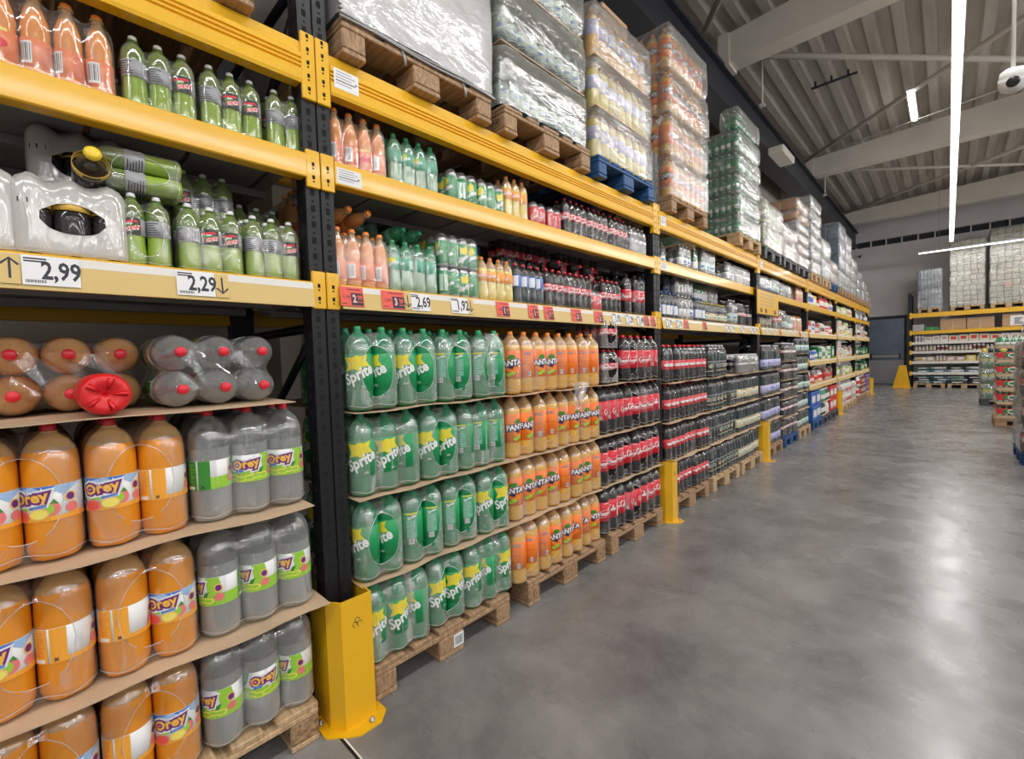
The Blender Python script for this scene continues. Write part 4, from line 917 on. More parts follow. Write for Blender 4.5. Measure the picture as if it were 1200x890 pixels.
# crumpled torn film hanging from the top green and orange packs
def torn(y0, y1, z0, z1, x, label):
    q = MB(); n, m_ = 9, 12; r = random.Random(int(y0*100)); v = []
    for i in range(m_+1):
        t = i/m_
        for j in range(n+1):
            s = j/n; wdt = (1-.55*t)
            v.append((x+.012*math.sin(7*s+5*t)+r.uniform(-.004,.004), (y0+y1)/2+(s-.5)*(y1-y0)*wdt+.008*math.sin(9*t), z1+(z0-z1)*t+r.uniform(-.003,.003)))
    q.add(v, [(i*(n+1)+j, i*(n+1)+j+1, (i+1)*(n+1)+j+1, (i+1)*(n+1)+j) for i in range(m_) for j in range(n)], 'film_haze', True)
    tag(put('torn_film', q), label, 'plastic film', 'torn wrapping film')
torn(.77, .86, 1.26, 1.53, .062, 'crumpled torn film over the rightmost top green soda pack')
torn(1.49, 1.66, 1.06, 1.24, .066, 'crumpled torn film hanging between the upper orange soda layers')

# second bay of floor pallets
def simple_rows(kind, y0, nlay, name, group, widths, sheetw, base=.147, x=.045, pitch=None, det=1, z0=0):
    H = K[kind][1]; pitch = pitch or H+.012; R = K[kind][0]
    for li in range(nlay):
        z = base+li*pitch; y = y0+rnd.uniform(0, .02)
        seq = widths[li % len(widths)]
        for c, s in enumerate(seq):
            nx = 3 if s <= 3 else 2
            pack(kind, x+rnd.uniform(-.03, .006), y+s*R, z, nx, s, 'pack of %s, %s layer up, %s from the left' % (name, NTH[li], NTH[c]), group, det, hole=False,
                 front=[rnd.choice([FRONT, FRONT+.5, PI, FRONT-.5]) for _ in range(s)])
            y += 2*R*s+rnd.choice([.004,.012,.022])
        if li: sheet(x+.02, y0-.01, y0+sheetw, z-.002, 'cardboard sheet under layer %d of the %s' % (li+1, name), 'cardboard sheets', seed=li*3+int(y0*7))
pallet(.06, 2.93, 0, 'wooden pallet under the dark colas with narrow red labels', 'floor pallets', 'wood', True)
simple_rows('pepper', 2.87, 4, 'cola with narrow red label', 'dark colas with narrow red labels', [[3,3,4],[4,3,3],[3,4,3],[2,4,4]], .93)
pallet(.06, 3.84, 0, 'pale wooden pallet under the dark scrolled-label bottles', 'floor pallets', 'wood_pale', False)
simple_rows('scroll', 3.83, 4, 'dark scrolled-label drink', 'dark scrolled-label drink packs', [[2,3,4],[3,3,3],[4,2,3],[3,3]], .86)
pallet(.06, 4.73, 0, 'pale wooden pallet under the peach-labelled bottles', 'floor pallets', 'wood_pale', False)
simple_rows('peachlab', 4.69, 3, 'dark peach-labelled drink', 'peach-labelled drink packs', [[3,3,3],[3,3,3],[3,3,3]], .80)
sheet(.065, 4.72, 5.54, .147+3*.337-.002, 'cardboard sheet under the small milky bottles', 'cardboard sheets', seed=12)
pack('cokeclear', .03, 4.94, .147+3*.337, 4, 6, 'pack of small dark bottles in milky film, left of two on the peach-labelled stack', 'small milky packs', 1, filmmat='film_haze')
pack('cokeclear', .03, 5.34, .147+3*.337, 4, 5, 'pack of small dark bottles in milky film, right of two on the peach-labelled stack', 'small milky packs', 1, filmmat='film_haze')
# third bay
pallet(.06, 5.70, 0, 'dark wooden pallet under the lilac-labelled bottles', 'floor pallets', 'wood', False)
simple_rows('lilac', 5.69, 4, 'dark lilac-labelled drink', 'lilac-labelled drink packs', [[3,3,3],[3,3,3],[4,2,3]], .85, det=0)
pallet(.06, 6.62, 0, 'blue pallet under the pink-banded bottles', 'floor pallets', 'blue_wood', False)
simple_rows('pinkband', 6.62, 5, 'dark pink-banded drink', 'pink-banded drink packs', [[4,3,4],[3,4,4]], .82, det=0)
pallet(.06, 7.52, 0, 'pale wooden pallet under the mint-labelled bottles', 'floor pallets', 'wood_pale', False)
simple_rows('mint', 7.50, 5, 'dark mint-labelled drink', 'mint-labelled drink packs', [[3,3,3],[4,2,3]], .80, det=0)

# ------------------------------------------------------------------ cans
def can_mesh(key, R, H, body, items):
    k = ('can', key)
    if k not in _fm:
        q = MB(); q.lathe([(R*.75,.0),(R*.86,.002),(R*.98,.010),(R,.016),(R,H*.90),(R*.95,H*.94),(R*.84,H*.985),(R*.86,H),(R*.80,H-.004),(.001,H-.005)], 20, ['steel','steel','steel',body,'steel','steel','steel','steel','steel'])
        l = wrap_label(R+.0003, H*.12, H*.90, body, items, 24); q.merge(l); _fm[k] = q.mesh('can')
    return _fm[k]
def can_pack(key, x, y, z, nx, ny, label, group):
    if key == 'sprite':
        R, H = .0320, .142
        it = [(poly2((-.024,.080),(-.028,.112),(-.006,.106),(.006,.124),(.022,.106),(.018,.086),(0,.074)), 'l_yellow', 1), (xf(text2d('Sprite', .034, .15, .0014, 1), 0, .060, .45), 'l_white', 2), (rect2(PI*R-.02, .03, PI*R-.002, .11), 'l_mint', 1), (rect2(-PI*R+.002, .03, -PI*R+.02, .11), 'l_mint', 1)]; body = 'l_green'
    else:
        R, H = .0320, .125; it = [(xf(cocacola2d(.075), 0, .062, .5), 'l_white', 1), (rect2(PI*R-.018, .03, PI*R-.002, .10), 'l_pinkpale', 1)]; body = 'coke_red'
    me = can_mesh(key, R, H, body, it)
    t = root('can_pack', (x-nx*R, y, z), label, 'can pack', group)
    for j in range(ny):
        for i in range(nx): put('can', me, t, ((2*i-nx+1)*R, (2*j-ny+1)*R, 0), (0,0,rnd.choice([FRONT, FRONT-.3, FRONT+.4, FRONT-1.2, 2.6])))
    k = ('cf', key, nx, ny)
    if k not in _fm: _fm[k] = film_mb(nx, ny, R, H*1.02, None, 'film', 5, .93).mesh('shrink_film')
    put('shrink_film', _fm[k], t); return t

# ------------------------------------------------------------------ price shelf (z1) and upper shelf (z2)
z1, z2 = LV[1]+.092+.001, LV[2]+.089+.001
XF = -.035
def two_deep(kind, y, z, ny, lab, grp, det=2, nx=2, front=None, back2=True, fl='film', x=XF, hole=False):
    pack(kind, x, y, z, nx, ny, lab, grp, det, front=front, filmmat=fl, hole=hole)
    if back2: pack(kind, x-.30, y, z, nx, ny, 'rear: '+lab, grp, 0)
# nearest bay, price shelf
for i, (y, z, x) in enumerate(((-.70, z1, -.02), (-.92, z1, -.03))):
    t = pack('cider', x, y, z, 3, 3 if i == 0 else 3, ['white film pack with an oval hole showing gold-necked bottles', 'white film pack of gold-necked bottles cut off by the left edge'][i], 'white film packs', 1, filmmat='film_milky', rotz=.0)
pack('cider', -.27, -.66, z1+.005, 3, 3, 'white film pack standing behind with a gold neck showing', 'white film packs', 1, filmmat='film_milky')
pack('cider', -.24, -.66, z1+.225, 3, 3, 'white film pack raised on another, at the back', 'white film packs', 1, filmmat='film_milky')
pack('cider', -.28, -.93, z1, 3, 3, 'white film pack at the back near the left edge', 'white film packs', 1, filmmat='film_milky')
R, H = K['cider'][0], K['cider'][1]
t = root('lying_bottle', (-.17, -.655, z1+.235), 'yellow-capped bottle lying in film between the two white film packs', 'bottle', None, (0, PI/2-.25, 0))
for me, n in zip(kind_mesh('cider'), ('bottle_glass', 'cap', 'label')):
    if n == 'bottle_glass': p0 = put('bottle_glass', me, t)
    else: put(n, me, t)
q = MB(); q.lathe([(.019, H*.94),(.020,H*.95),(.019,H*.99),(.012,H*1.01),(.001,H*1.012)], 16, 'yellow_cap'); put('cap', q, t)
rd = K['dew'][0]
pack('dew', XF, -.535, z1, 3, 2, 'four lime-green sodas with a film hole, beside the white film pack', 'lime-green soda packs', 2, front=[FRONT, 2.6])
for a, w_ in (([2.0, FRONT, FRONT-.1], 'second'), ([2.4, 2.7, FRONT], 'third')):
    pack('dew', XF, -.36 if w_ == 'second' else -.165, z1, 2, 3, 'lime-green soda pack standing on the price shelf, %s from the left' % w_, 'lime-green soda packs', 2, front=a, hole=False)
pack('dew', -.20, -.335, z1+.165, 2, 3, 'raised lime-green soda pack in the second row above the price shelf packs', 'lime-green soda packs', 2, front=[FRONT, 2.5, 2.6], hole=False)
pack('dew', -.26, -.14, z1+.10, 2, 3, 'dim lime-green soda pack at the back by the black post', 'lime-green soda packs', 1, hole=False)
pack('dew', -.20, -.335, z1, 2, 3, 'lime-green soda pack behind the second standing pack', 'lime-green soda packs', 0)
pack('dew', -.22, -.52, z1, 2, 3, 'lime-green soda pack behind the four sodas with a film hole', 'lime-green soda packs', 0)
t = root('bottle_pack', (-.10, -.66, z1+.285), 'lime-green soda pack lying on its side on top, caps to the left', 'bottle pack', 'lime-green soda packs', (-PI/2, -.12, 0))
bm_, cm, lm = kind_mesh('dew')
t.rotation_euler = (PI/2, 0, 0); t.location = (-.10, -.435, z1+.292)
for i in range(2):
    for j in range(2):
        b = put('bottle', bm_, t, ((2*i-1)*rd, (2*j-1)*rd, 0)); put('cap', MB().lathe([(.013,.212),(.0135,.214),(.013,.224),(.011,.227)], 14, 'black_cap'), b); put('label', lm, b, (0,0,0), (0,0,2.6))
put('shrink_film', film_mesh('dew', 2, 2, True), t)
# nearest bay, upper shelf
for k, (y, n) in enumerate(((-.715, 4), (-.98, 4))):
    two_deep('orangade', y, z2, n, 'orange squash pack on the upper shelf, %s' % ['left of the lime-green sodas', 'cut off by the left edge'][k], 'orange squash packs upper shelf', front=[FRONT, 2.4, 2.2, 2.6])
for k, (y, n, f) in enumerate(((-.475, 3, [2.4, 2.7, FRONT]), (-.275, 3, [2.5, FRONT, FRONT]), (-.10, 2, [2.4, 2.6]))):
    two_deep('dew', y, z2, n, 'lime-green soda pack on the upper shelf, %s from the left' % NTH[k], 'lime-green sodas upper shelf', nx=3 if n == 2 else 2, front=f)
# green soda bay, price shelf
two_deep('orangade', .185, z1, 4, 'orange squash pack on the price shelf right of the black post', 'orange squash packs price shelf', front=[2.4, 2.5, 2.0, 2.3])
two_deep('spritehalf', .447, z1, 4, 'small green soda pack on the price shelf', 'small green soda packs', front=[FRONT, FRONT-1, 2.4, 2.6])
for i, a in enumerate((.115, .205)):
    t = root('lying_bottle', (-.33, a, z1+.305), 'orange squash bottle lying on top of the pack, %s of the two' % ['left', 'right'][i], 'bottle', 'lying orange squash bottles', (0, PI/2-.15, .2))
    p = kind_mesh('orangade'); put('bottle_body', p[0], t); put('cap', p[1], t); put('label', p[2], t)
    t = root('lying_bottle', (-.36, .43+i*.09, z1+.29), 'green soda bottle lying on top of the small green pack, %s of the two' % ['left', 'right'][i], 'bottle', 'lying green soda bottles', (0, PI/2-.1, .1))
    p = kind_mesh('spritehalf'); put('bottle_body', p[0], t); put('cap', p[1], t); put('label', p[2], t)
for z, w_ in ((z1, 'lower'), (z1+.146, 'upper')):
    can_pack('sprite', XF, .722, z, 2, 4, 'pack of slim green soda cans on the price shelf, %s of two' % w_, 'green soda cans on the price shelf')
    can_pack('sprite', XF-.32, .70, z+.09, 2, 4, 'dim pack of green soda cans at the back of the price shelf, %s of two' % w_, 'green soda cans on the price shelf')
two_deep('fantahalf', .985, z1, 4, 'small yellow-orange soda pack on the price shelf', 'small yellow-orange soda packs', fl='film')
for i in range(2):
    t = root('lying_bottle', (-.29, .93+i*.13, z1+.285), 'orange soda bottle lying across the yellow-orange pack, %s of the two' % ['left', 'right'][i], 'bottle', 'lying orange soda bottles', (PI/2, 0, 0) if i == 0 else (PI/2, 0, .2))
    p = kind_mesh('fantahalf'); put('bottle_body', p[0], t); put('cap', p[1], t); put('label', p[2], t)
two_deep('blue', 1.255, z1, 4, 'dark cola pack with blue labels on the price shelf', 'blue-labelled cola packs')
pack('blue', -.42, 1.10, z1+.24, 2, 4, 'raised dark cola pack with blue labels at the back', 'blue-labelled cola packs', 1)
pack('spritehalf', -.42, .33, z1+.24, 2, 5, 'raised small green soda pack at the back of the price shelf', 'small green soda packs', 1)
pack('orangade', -.42, .13, z1+.24, 2, 3, 'raised orange squash pack at the back beside the black post', 'orange squash packs price shelf', 1)
pack('fantahalf', -.42, .86, z1+.22, 2, 4, 'raised yellow-orange soda pack at the back of the price shelf', 'small yellow-orange soda packs', 1)
for k, (y, n, d) in enumerate(((1.53, 4, 0), (1.78, 4, 0), (2.17, 4, 0))):
    two_deep('cokehalf', y, z1, n, 'small cola pack standing on the price shelf, %s from the left' % NTH[k], 'small cola packs on the price shelf', front=[FRONT, FRONT-.4, FRONT, 2.4])
can_pack('coke', XF, 1.97, z1, 3, 2, 'red cola cans between the small cola packs on the price shelf, lower', 'red cola cans')
can_pack('coke', XF-.12, 1.93, z1+.128, 3, 2, 'red cola cans between the small cola packs on the price shelf, upper', 'red cola cans')
for k, y in enumerate((1.40, 1.66, 2.0, 2.28)):
    pack('cokehalf', -.30, y, z1+.243, 2, 4, 'dim small cola pack stacked at the back of the price shelf, %s from the left' % NTH[k], 'small cola packs on the price shelf', 1)
for i in range(4):
    t = root('lying_bottle', (-.30, 1.62+i*.155, z1+.275), 'small cola bottle lying cap outward above the cola packs, %s from the left' % NTH[i], 'bottle', 'lying cola bottles', (0, PI/2-.1, (-.2,.15,.1,1.2)[i]))
    p = kind_mesh('cokehalf'); put('bottle_body', p[0], t); put('cap', p[1], t); put('label', p[2], t)
pack('coketall', XF, 2.425, z1, 3, 1, 'single row of tall cola bottles on the price shelf', 'tall colas on the price shelf', 2, hole=False, front=[FRONT])
pack('coketall', XF, 2.60, z1, 3, 2, 'tall cola pack on the price shelf beside the second black post', 'tall colas on the price shelf', 2, hole=False, front=[2.2, FRONT])
# green soda bay, upper shelf
two_deep('orangade', .195, z2, 4, 'orange squash pack on the upper shelf right of the black post', 'orange squash packs upper shelf', front=[2.4, 2.5, FRONT, 2.3])
two_deep('spritehalf', .475, z2, 4, 'small green soda pack on the upper shelf', 'small green sodas upper shelf')
for k in range(2):
    can_pack('sprite', XF, .765+k*.2, z2, 2, 3, 'slim green soda cans on the upper shelf, %s pack' % ['left', 'right'][k], 'green soda cans on the upper shelf')
two_deep('fantahalf', 1.165, z2, 3, 'small yellow-orange soda pack on the upper shelf', 'small yellow-orange soda packs', front=[FRONT, FRONT, 2.4])
for k in range(2): can_pack('coke', XF, 1.36+k*.155, z2, 3, 2, 'red cola cans on the upper shelf, %s pack' % ['left', 'right'][k], 'red cola cans')
for k, y in enumerate((1.74, 2.01, 2.29)):
    two_deep('cokehalf', y, z2, 4, 'small cola pack on the upper shelf, %s from the left' % NTH[k], 'small colas on the upper shelf', front=[FRONT, FRONT-.3, FRONT+.2, FRONT])
two_deep('cokeclear', 2.585, z2, 4, 'small dark drink pack on the upper shelf beside the second post', 'small dark drink packs', fl='film_haze')
# second bay shelves
g = 'mixed drinks in the second bay'
for i, (k, y, n, z, x, d) in enumerate((
  ('navyglass',2.92,1,z2,XF,1),('bluewhite',3.22,1,z2,-.12,1),('bluewhite',3.50,3,z2,XF,1),('greenglass',3.75,1,z2,XF,1),('mint',4.08,4,z2,XF,1),('greenglass',4.38,4,z2,-.15,1),('bluewhite',4.72,3,z2,XF,1),('cokeclear',5.0,4,z2,XF,1),('cokeclear',5.28,4,z2,XF,1),
  ('bluewhite',2.93,1,z1,XF,1),('navyglass',3.15,4,z1,XF,1),('bluewhite',3.50,4,z1,XF,1),('navyglass',3.84,3,z1,XF,1),('bluewhite',3.62,5,z1+.235,-.1,1),('navyglass',3.2,5,z1+.245,-.25,1),('yellowcap',4.12,5,z1,XF,1),('yellowcap',4.46,4,z1,XF,1),('greenglass',4.15,5,z1+.21,-.15,1),('cokeclear',4.5,4,z1+.21,-.15,1),
  ('mint',4.82,3,z1,XF,1),('greenglass',4.75,4,z1+.02,-.3,0),('pinkband',5.12,3,z1,XF,1),('pinkband',5.40,2,z1,XF,1))):
    sh = 'upper shelf' if z >= z2 else ('raised row' if z > z1+.1 else 'price shelf')
    pack(k, x, y, z, 2, n, 'pack of %s, %s, second bay, place %d' % (K[k][10], sh, i+1), g, d, hole=False, filmmat='film_haze' if k in ('cokeclear','bluewhite','mint') else 'film')
    pack(k, x-.3, y, z, 2, n, 'rear pack of %s, %s, second bay, place %d' % (K[k][10], sh, i+1), g, 0)
# third bay shelves
for i, (k, y, n, z) in enumerate((('cokeclear',5.95,4,z2),('bluewhite',6.25,4,z2),('mint',6.6,4,z2),('cokeclear',7.0,5,z2),('cokeclear',7.35,4,z2),('orangade',7.95,2,z2),('orangade',8.18,3,z2),
  ('peachlab',5.9,3,z1),('peachlab',6.24,3,z1),('coketall',6.6,2,z1),('pepper',6.82,2,z1),('mint',7.12,3,z1),('greenglass',7.42,4,z1),('orangade',7.75,3,z1),('orangade',8.05,4,z1))):
    pack(k, XF, y, z, 2, n, 'pack of %s, third bay, %s, place %d' % (K[k][10], 'upper shelf' if z > 2 else 'price shelf', i+1), 'mixed drinks in the third bay', 0, filmmat='film_haze')
    pack(k, XF-.3, y, z, 2, n, 'rear pack of %s, third bay, %s, place %d' % (K[k][10], 'upper shelf' if z > 2 else 'price shelf', i+1), 'mixed drinks in the third bay', 0)

# ------------------------------------------------------------------ price tags, arrows and beam labels
def railpt(y, t):   # t: height on the sloped rail 0..086
    return (.0275-.0118*(t/.07)+.0022, y, LV[1]+t)
def tagmesh(y0, y1, kind, txt, z=LV[1]):
    H0, H1 = .006, .084; w_ = y1-y0; it = []
    base = 'paper' if kind == 'white' else 'red_tag'
    it.append((rect2(y0, H0, y1, H1), base, 1))
    if kind == 'white':
        it += [(xf(text2d(txt, .058, 0, .0014, 2), y0+w_*.67, .044, 0, .78, 1.15), 'ink', 2)]
        it += [(rect2(y0+.004, .074, y0+w_*.42, .078), 'ink', 2), (rect2(y0+.004, .067, y0+w_*.40, .071), 'ink', 2)]
        for k in range(12): it.append((rect2(y0+.006+k*.0032, .012, y0+.0075+k*.0032+.0006*(k % 2), .020), 'ink', 2))
    else:
        a, b_ = txt
        it += [(rect2(y0+w_*.45, .010, y1-.004, .060), 'ink', 2), (xf(text2d(a, .040, 0, .0018, 1), y0+w_*.60, .036, 0, .8, 1.1), 'red_tag' if False else 'l_pinkpale', 3), (xf(text2d(b_, .026, 0, .0014, 1), y0+w_*.83, .042, 0, .8, 1), 'red_tag', 3), (rect2(y0+w_*.72, .022, y1-.006, .026), 'red_tag', 3)]
        it += [(rect2(y0+w_*.3, .072, y1-.012, .075), 'ink', 2), (xf(text2d('1,09', .018, 0, .0003, 1), y0+w_*.26, .042), 'ink', 2), (rect2(y0+.006, .014, y0+w_*.25, .017), 'ink', 2)]
    mb = MB()
    for (v, f), m, lay in it: mb.add([(lambda p: (p[0]+.0004*lay, p[1], p[2]))(railpt(x, y)) for x, y in v], f, m)
    return mb
def arrow(y, up, label):
    s = 1 if up else -1; c = .046; it = [(stroke2([(y, c-s*.026),(y, c+s*.024)], .005, 2, .9), 'ink', 2), (stroke2([(y-.016, c+s*.010),(y, c+s*.027),(y+.016, c+s*.010)], .006, 1, .8), 'ink', 2)]
    mb = MB()
    for (v, f), m, lay in it+[(rect2(y-.019, .006, y+.019, .084), 'rail', 1)]: mb.add([(lambda p: (p[0]+.0004*lay, p[1], p[2]))(railpt(x, yy)) for x, yy in v], f, m)
    tag(put('arrow_sticker', mb), label, 'arrow sticker', 'arrow stickers')
def ptag(y0, y1, kind, txt, label): tag(put('price_tag', tagmesh(y0, y1, kind, txt)), label, 'price tag', 'price tags')
ptag(-.807, -.697, 'white', '2,99', 'white price tag reading 2,99 under the white film pack'); arrow(-.828, True, 'black arrow pointing up left of the 2,99 price tag')
ptag(-.480, -.378, 'white', '2,29', 'white price tag reading 2,29 under the lime-green sodas'); arrow(-.357, False, 'black arrow pointing down beside the tag under the lime-green sodas')
T = [(.046,.146,'2','99'),(.228,.342,'3','29'),(None,.372,.475,'2,69'),(None,.60,.708,'1,92'),(.905,1.005,'1','49'),(1.16,1.25,'1','49'),(1.30,1.39,'1','79'),(1.57,1.68,'2','29'),(1.83,1.94,'2','49'),(None,2.06,2.17,'1,92'),(None,2.25,2.35,'1,29'),(None,2.42,2.51,'1,49'),(2.53,2.61,'1','99'),(2.64,2.72,'1','79')]
for k, e in enumerate(T):
    if e[0] is None: ptag(e[1], e[2], 'white', e[3], 'white price tag reading %s, tag %d along the green soda bay rail' % (e[3], k+1))
    else: ptag(e[0], e[1], 'red', (e[2], e[3]), 'red price tag with a black price block, tag %d along the green soda bay rail' % (k+1))
arrow(.357, False, 'black arrow pointing down left of the 2,69 price tag'); arrow(.725, False, 'black arrow pointing down beside the tag under the yellow-orange sodas')
for k, (y, c) in enumerate(((2.92,'w'),(3.12,'w'),(3.28,'r'),(3.72,'r'),(4.35,'w'),(4.50,'w'),(4.85,'w'),(5.2,'w'),(5.35,'w'),(5.9,'w'),(6.2,'w'),(6.5,'r'),(6.9,'w'),(7.3,'w'),(7.7,'r'),(8.0,'w'))):
    if c == 'w': ptag(y, y+.10, 'white', '1,79', 'small white price tag, number %d along the farther price rail' % (k+1))
    else: ptag(y, y+.10, 'red', ('1', '79'), 'small red price tag, number %d along the farther price rail' % (k+1))
def bl(y0, y1, z0, z1, label, x=.0105):
    it = [(rect2(y0, z0, y1, z1), 'paper', 1)]; h = z1-z0
    for k in range(5): it.append((rect2(y0+.008, z1-h*(.16+.15*k), y0+(y1-y0)*(.85 if k % 2 else .7), z1-h*(.11+.15*k)), 'ink' if k == 3 else 'ink_grey', 2))
    it.append((ell2(y1-.012, z1-h*.5, .006, .006, 3), 'ink', 2))
    mb = MB()
    for (v, f), m, lay in it: mb.add([(x+.0004*lay, a, b_) for a, b_ in v], f, m)
    tag(put('load_label', mb), label, 'label plate', 'white load labels')
bl(.068, .172, 2.480, 2.556, 'white load label on the deep yellow beam right of the nearest post'); bl(.062, .165, 2.110, 2.172, 'white load label on the plain yellow beam right of the nearest post')
bl(2.868, 2.97, 2.480, 2.556, 'white load label on the deep yellow beam right of the second post'); bl(2.868, 2.97, 2.110, 2.172, 'white load label on the plain yellow beam right of the second post')
bl(5.67, 5.77, 2.480, 2.556, 'white load label on the deep yellow beam right of the third post')
# hanging yellow sign
t = root('hanging_sign', (.045, 5.86, 2.02), 'yellow notice with small black symbols in a dark frame hanging on the third bay', 'sign')
q = MB(); q.box((-.012,-.50,-.16),(.0,.50,.19), 'black_steel'); put('frame', q, t)
q = MB(); q.box((.0,-.48,-.145),(.006,.48,.150), 'yellow')
for k in range(4): q.box((.006,-.36,.10-k*.045),(.0068,.30-.1*(k % 2),.108-k*.045), 'ink_grey')
for y in (-.35, -.15, .27): q.box((.006,y,-.125),(.0068,y+.05,-.07), 'ink'); q.box((.006,y+.06,-.125),(.0068,y+.08,-.09), 'ink')
put('notice', q, t)

# ------------------------------------------------------------------ wrapped pallet loads
def load_film(x0, x1, y0, y1, levels, m, c=.045, seed=0, fine=9, amp=.008, skirt=0, pinch=.018):
    """film round a stack; levels: list of layer boundaries (z); pinched in at each boundary"""
    r = random.Random(seed); rings = []
    zs = []
    if skirt: zs.append((levels[0]-skirt, -.012))
    for a, b in zip(levels, levels[1:]):
        h = b-a; zs += [(a+.004, pinch), (a+h*.10, .002), (a+h*.35, -.004), (a+h*.65, -.004), (a+h*.9, .002), (b-.004, pinch)]
    zs[0] = (zs[0][0], 0 if not skirt else -.012); zs.append((levels[-1]+.004, .05))
    def edge(ax, ay, bx, by): return [(ax+(bx-ax)*i/fine, ay+(by-ay)*i/fine) for i in range(1, fine)]
    for z, ins in zs:
        X0, X1, Y0, Y1 = x0+ins, x1-ins, y0+ins, y1-ins; q = []
        for (px, py, a0, nxt) in ((X1-c, Y0+c, -PI/2, (X1, Y0+c, X1, Y1-c)), (X1-c, Y1-c, 0, (X1-c, Y1, X0+c, Y1)), (X0+c, Y1-c, PI/2, (X0, Y1-c, X0, Y0+c)), (X0+c, Y0+c, PI, (X0+c, Y0, X1-c, Y0))):
            for i in range(5):
                a = a0+PI/2*i/4; q.append((px+c*math.cos(a), py+c*math.sin(a)))
            q += edge(*nxt)
        rings.append([(x+r.uniform(-amp, amp), y+r.uniform(-amp, amp), z+r.uniform(-.004, .004)) for x, y in q])
    mb = MB(); mb.loft(rings, m, True, False); mb.add(rings[-1], [tuple(range(len(rings[-1])))], m); return mb
def ring_bottles(t, k, x1, y0, y1, z, depth, segs=12, name='bottle', far=False, limit=99):
    """bottles along the aisle face and the near side of a load layer (parts of the load t)"""
    R = K[k][0]; ny = int((y1-y0)/(2*R)); sp = (y1-y0)/ny; nx = int(depth/(2*R)); key = ('rb', k, segs)
    if key not in _fm: _fm[key] = bottle_single(k, segs).mesh('bottle')
    for j in range(ny): put(name, _fm[key], t, (x1-R-.01, y0+sp*(j+.5), z), (0, 0, rnd.gauss(-.5, .5)))
    for i in range(1, nx): put(name, _fm[key], t, (x1-R-.01-i*2*R, y0+R+.004, z), (0, 0, rnd.gauss(-1.4, .5)))
ZT = 2.603; ZD = ZT+.145
# near left: pallet whose block shows at the top edge of the nearest bay
def top_pallet(x, y0, label, wood='wood', detail=True): return pallet(x, y0, ZT, label, 'pallets on the top beams', wood, detail)
top_pallet(.05, -1.02, 'wooden pallet on the top beam of the nearest bay, block showing at the frame top')
t = root('wrapped_load', (0,0,0), 'wrapped load above the nearest bay, out of the frame', 'wrapped pallet load', 'wrapped loads on the top level')
q = MB(); q.box((-1.1,-1.0,ZD),(.02,-.25,ZD+1.1), 'carton_brown', .01); put('goods', q, t); put('stretch_film', load_film(-1.12,.04,-1.02,-.23,[ZD,ZD+.5,ZD+1.1],'film_load'), t)
# white opaque load
top_pallet(.05, .09, 'old wooden pallet under the white wrapped load right of the nearest post', 'wood')
t = root('wrapped_load', (0,0,0), 'opaque white film load on the first top pallet, reaching above the frame', 'wrapped pallet load', 'wrapped loads on the top level')
q = MB(); q.box((-1.14,.105,ZD+.002),(.03,.885,ZD+1.15), 'white', .02); put('goods', q, t)
put('stretch_film', load_film(-1.16,.058,.078,.905,[ZD-.001,ZD+.62,ZD+1.17],'film_white', .02, 3, 9, .002), t)
q = MB()
for k, (dz, y1_) in enumerate(((.0,.91),(.012,.9),(.03,.88),(.05,.8))): q.tube([(.056-.002*k,.08+.83*i/12*(y1_/.91), ZD-.014+dz+.004*math.sin(i*.8+k)) for i in range(13)], .006, 'film_white', 5)
for y in (.36, .70): q.tube([(.05,y,ZD-.02),(.055,y+.01,ZD-.05),(.05,y+.015,ZD-.075)], .007, 'film_white', 5)
put('film_folds', q, t)
# clear loads of layered packs
pb = top_pallet(.05, .985, 'wooden pallet with a burnt-in oval mark under the pale silvery wrapped load', 'wood')
t = root('wrapped_load', (0,0,0), 'silvery film load with bulging layers right of the white load', 'wrapped pallet load', 'wrapped loads on the top level')
zl = [ZD, ZD+.345, ZD+.69, ZD+1.035, ZD+1.35]
for z in zl[:-1]: ring_bottles(t, 'mint', .025, 1.0, 1.76, z+.004, 1.1, 10)
for z in zl[1:-1]: q = MB(); q.box((-1.12,.995,z-.006),(.03,1.765,z), 'cardboard'); put('layer_sheet', q, t)
put('stretch_film', load_film(-1.14,.05,.975,1.785,zl,'film_load_thick', .06, 5, 12, .006, 0, .034), t)
q = MB(); M_ = [(.0515+.0005, 1.035+.026*math.cos(2*PI*i/18), ZT+.062+.017*math.sin(2*PI*i/18)) for i in range(18)]
q.tube([(a-.047+.0, .9845, c) if False else (-.0225+.04*math.cos(2*PI*i/18), .9843, ZT+.061+.022*math.sin(2*PI*i/18)) for i, (a, b_, c) in enumerate(M_)], .0012, 'ink', 4, True)
vv, ff = text2d('EUR', .030, 0, .0006, 1); q.add([(-.0225+x, .9842, ZT+.061+y) for x, y in vv], ff, 'ink')
put('burnt_mark', q, pb, (-.05,-.985,-ZT))
# yellow and orange sodas on a blue pallet
top_pallet(.06, 1.87, 'blue pallet under the yellow and orange soda load', 'blue_wood')
t = root('wrapped_load', (0,0,0), 'film load of two yellow layers under orange soda bottles on a blue pallet', 'wrapped pallet load', 'wrapped loads on the top level')
zl = [ZD, ZD+.335, ZD+.67, ZD+1.03]
K['yellowbig'] = (.0525,.325,'coke','lemonade','shell_orange','yellow_cap','l_lilac',(.38,.64),'plain',.80,'yellow soda',.0145)
K['orangebig'] = (.0525,.345,'coke','fanta','shell_orange','orange_cap','l_lilac',(.42,.70),'plain',.80,'orange soda',.0145)
for z, k in zip(zl, ('yellowbig','yellowbig','orangebig')): ring_bottles(t, k, .035, 1.89, 2.65, z+.004, .9, 12)
for z in zl[1:-1]: q = MB(); q.box((-1.1,1.885,z-.006),(.04,2.66,z), 'cardboard'); put('layer_sheet', q, t)
put('stretch_film', load_film(-1.12,.055,1.868,2.68,zl,'film_load', .05, 7, 12, .006), t)
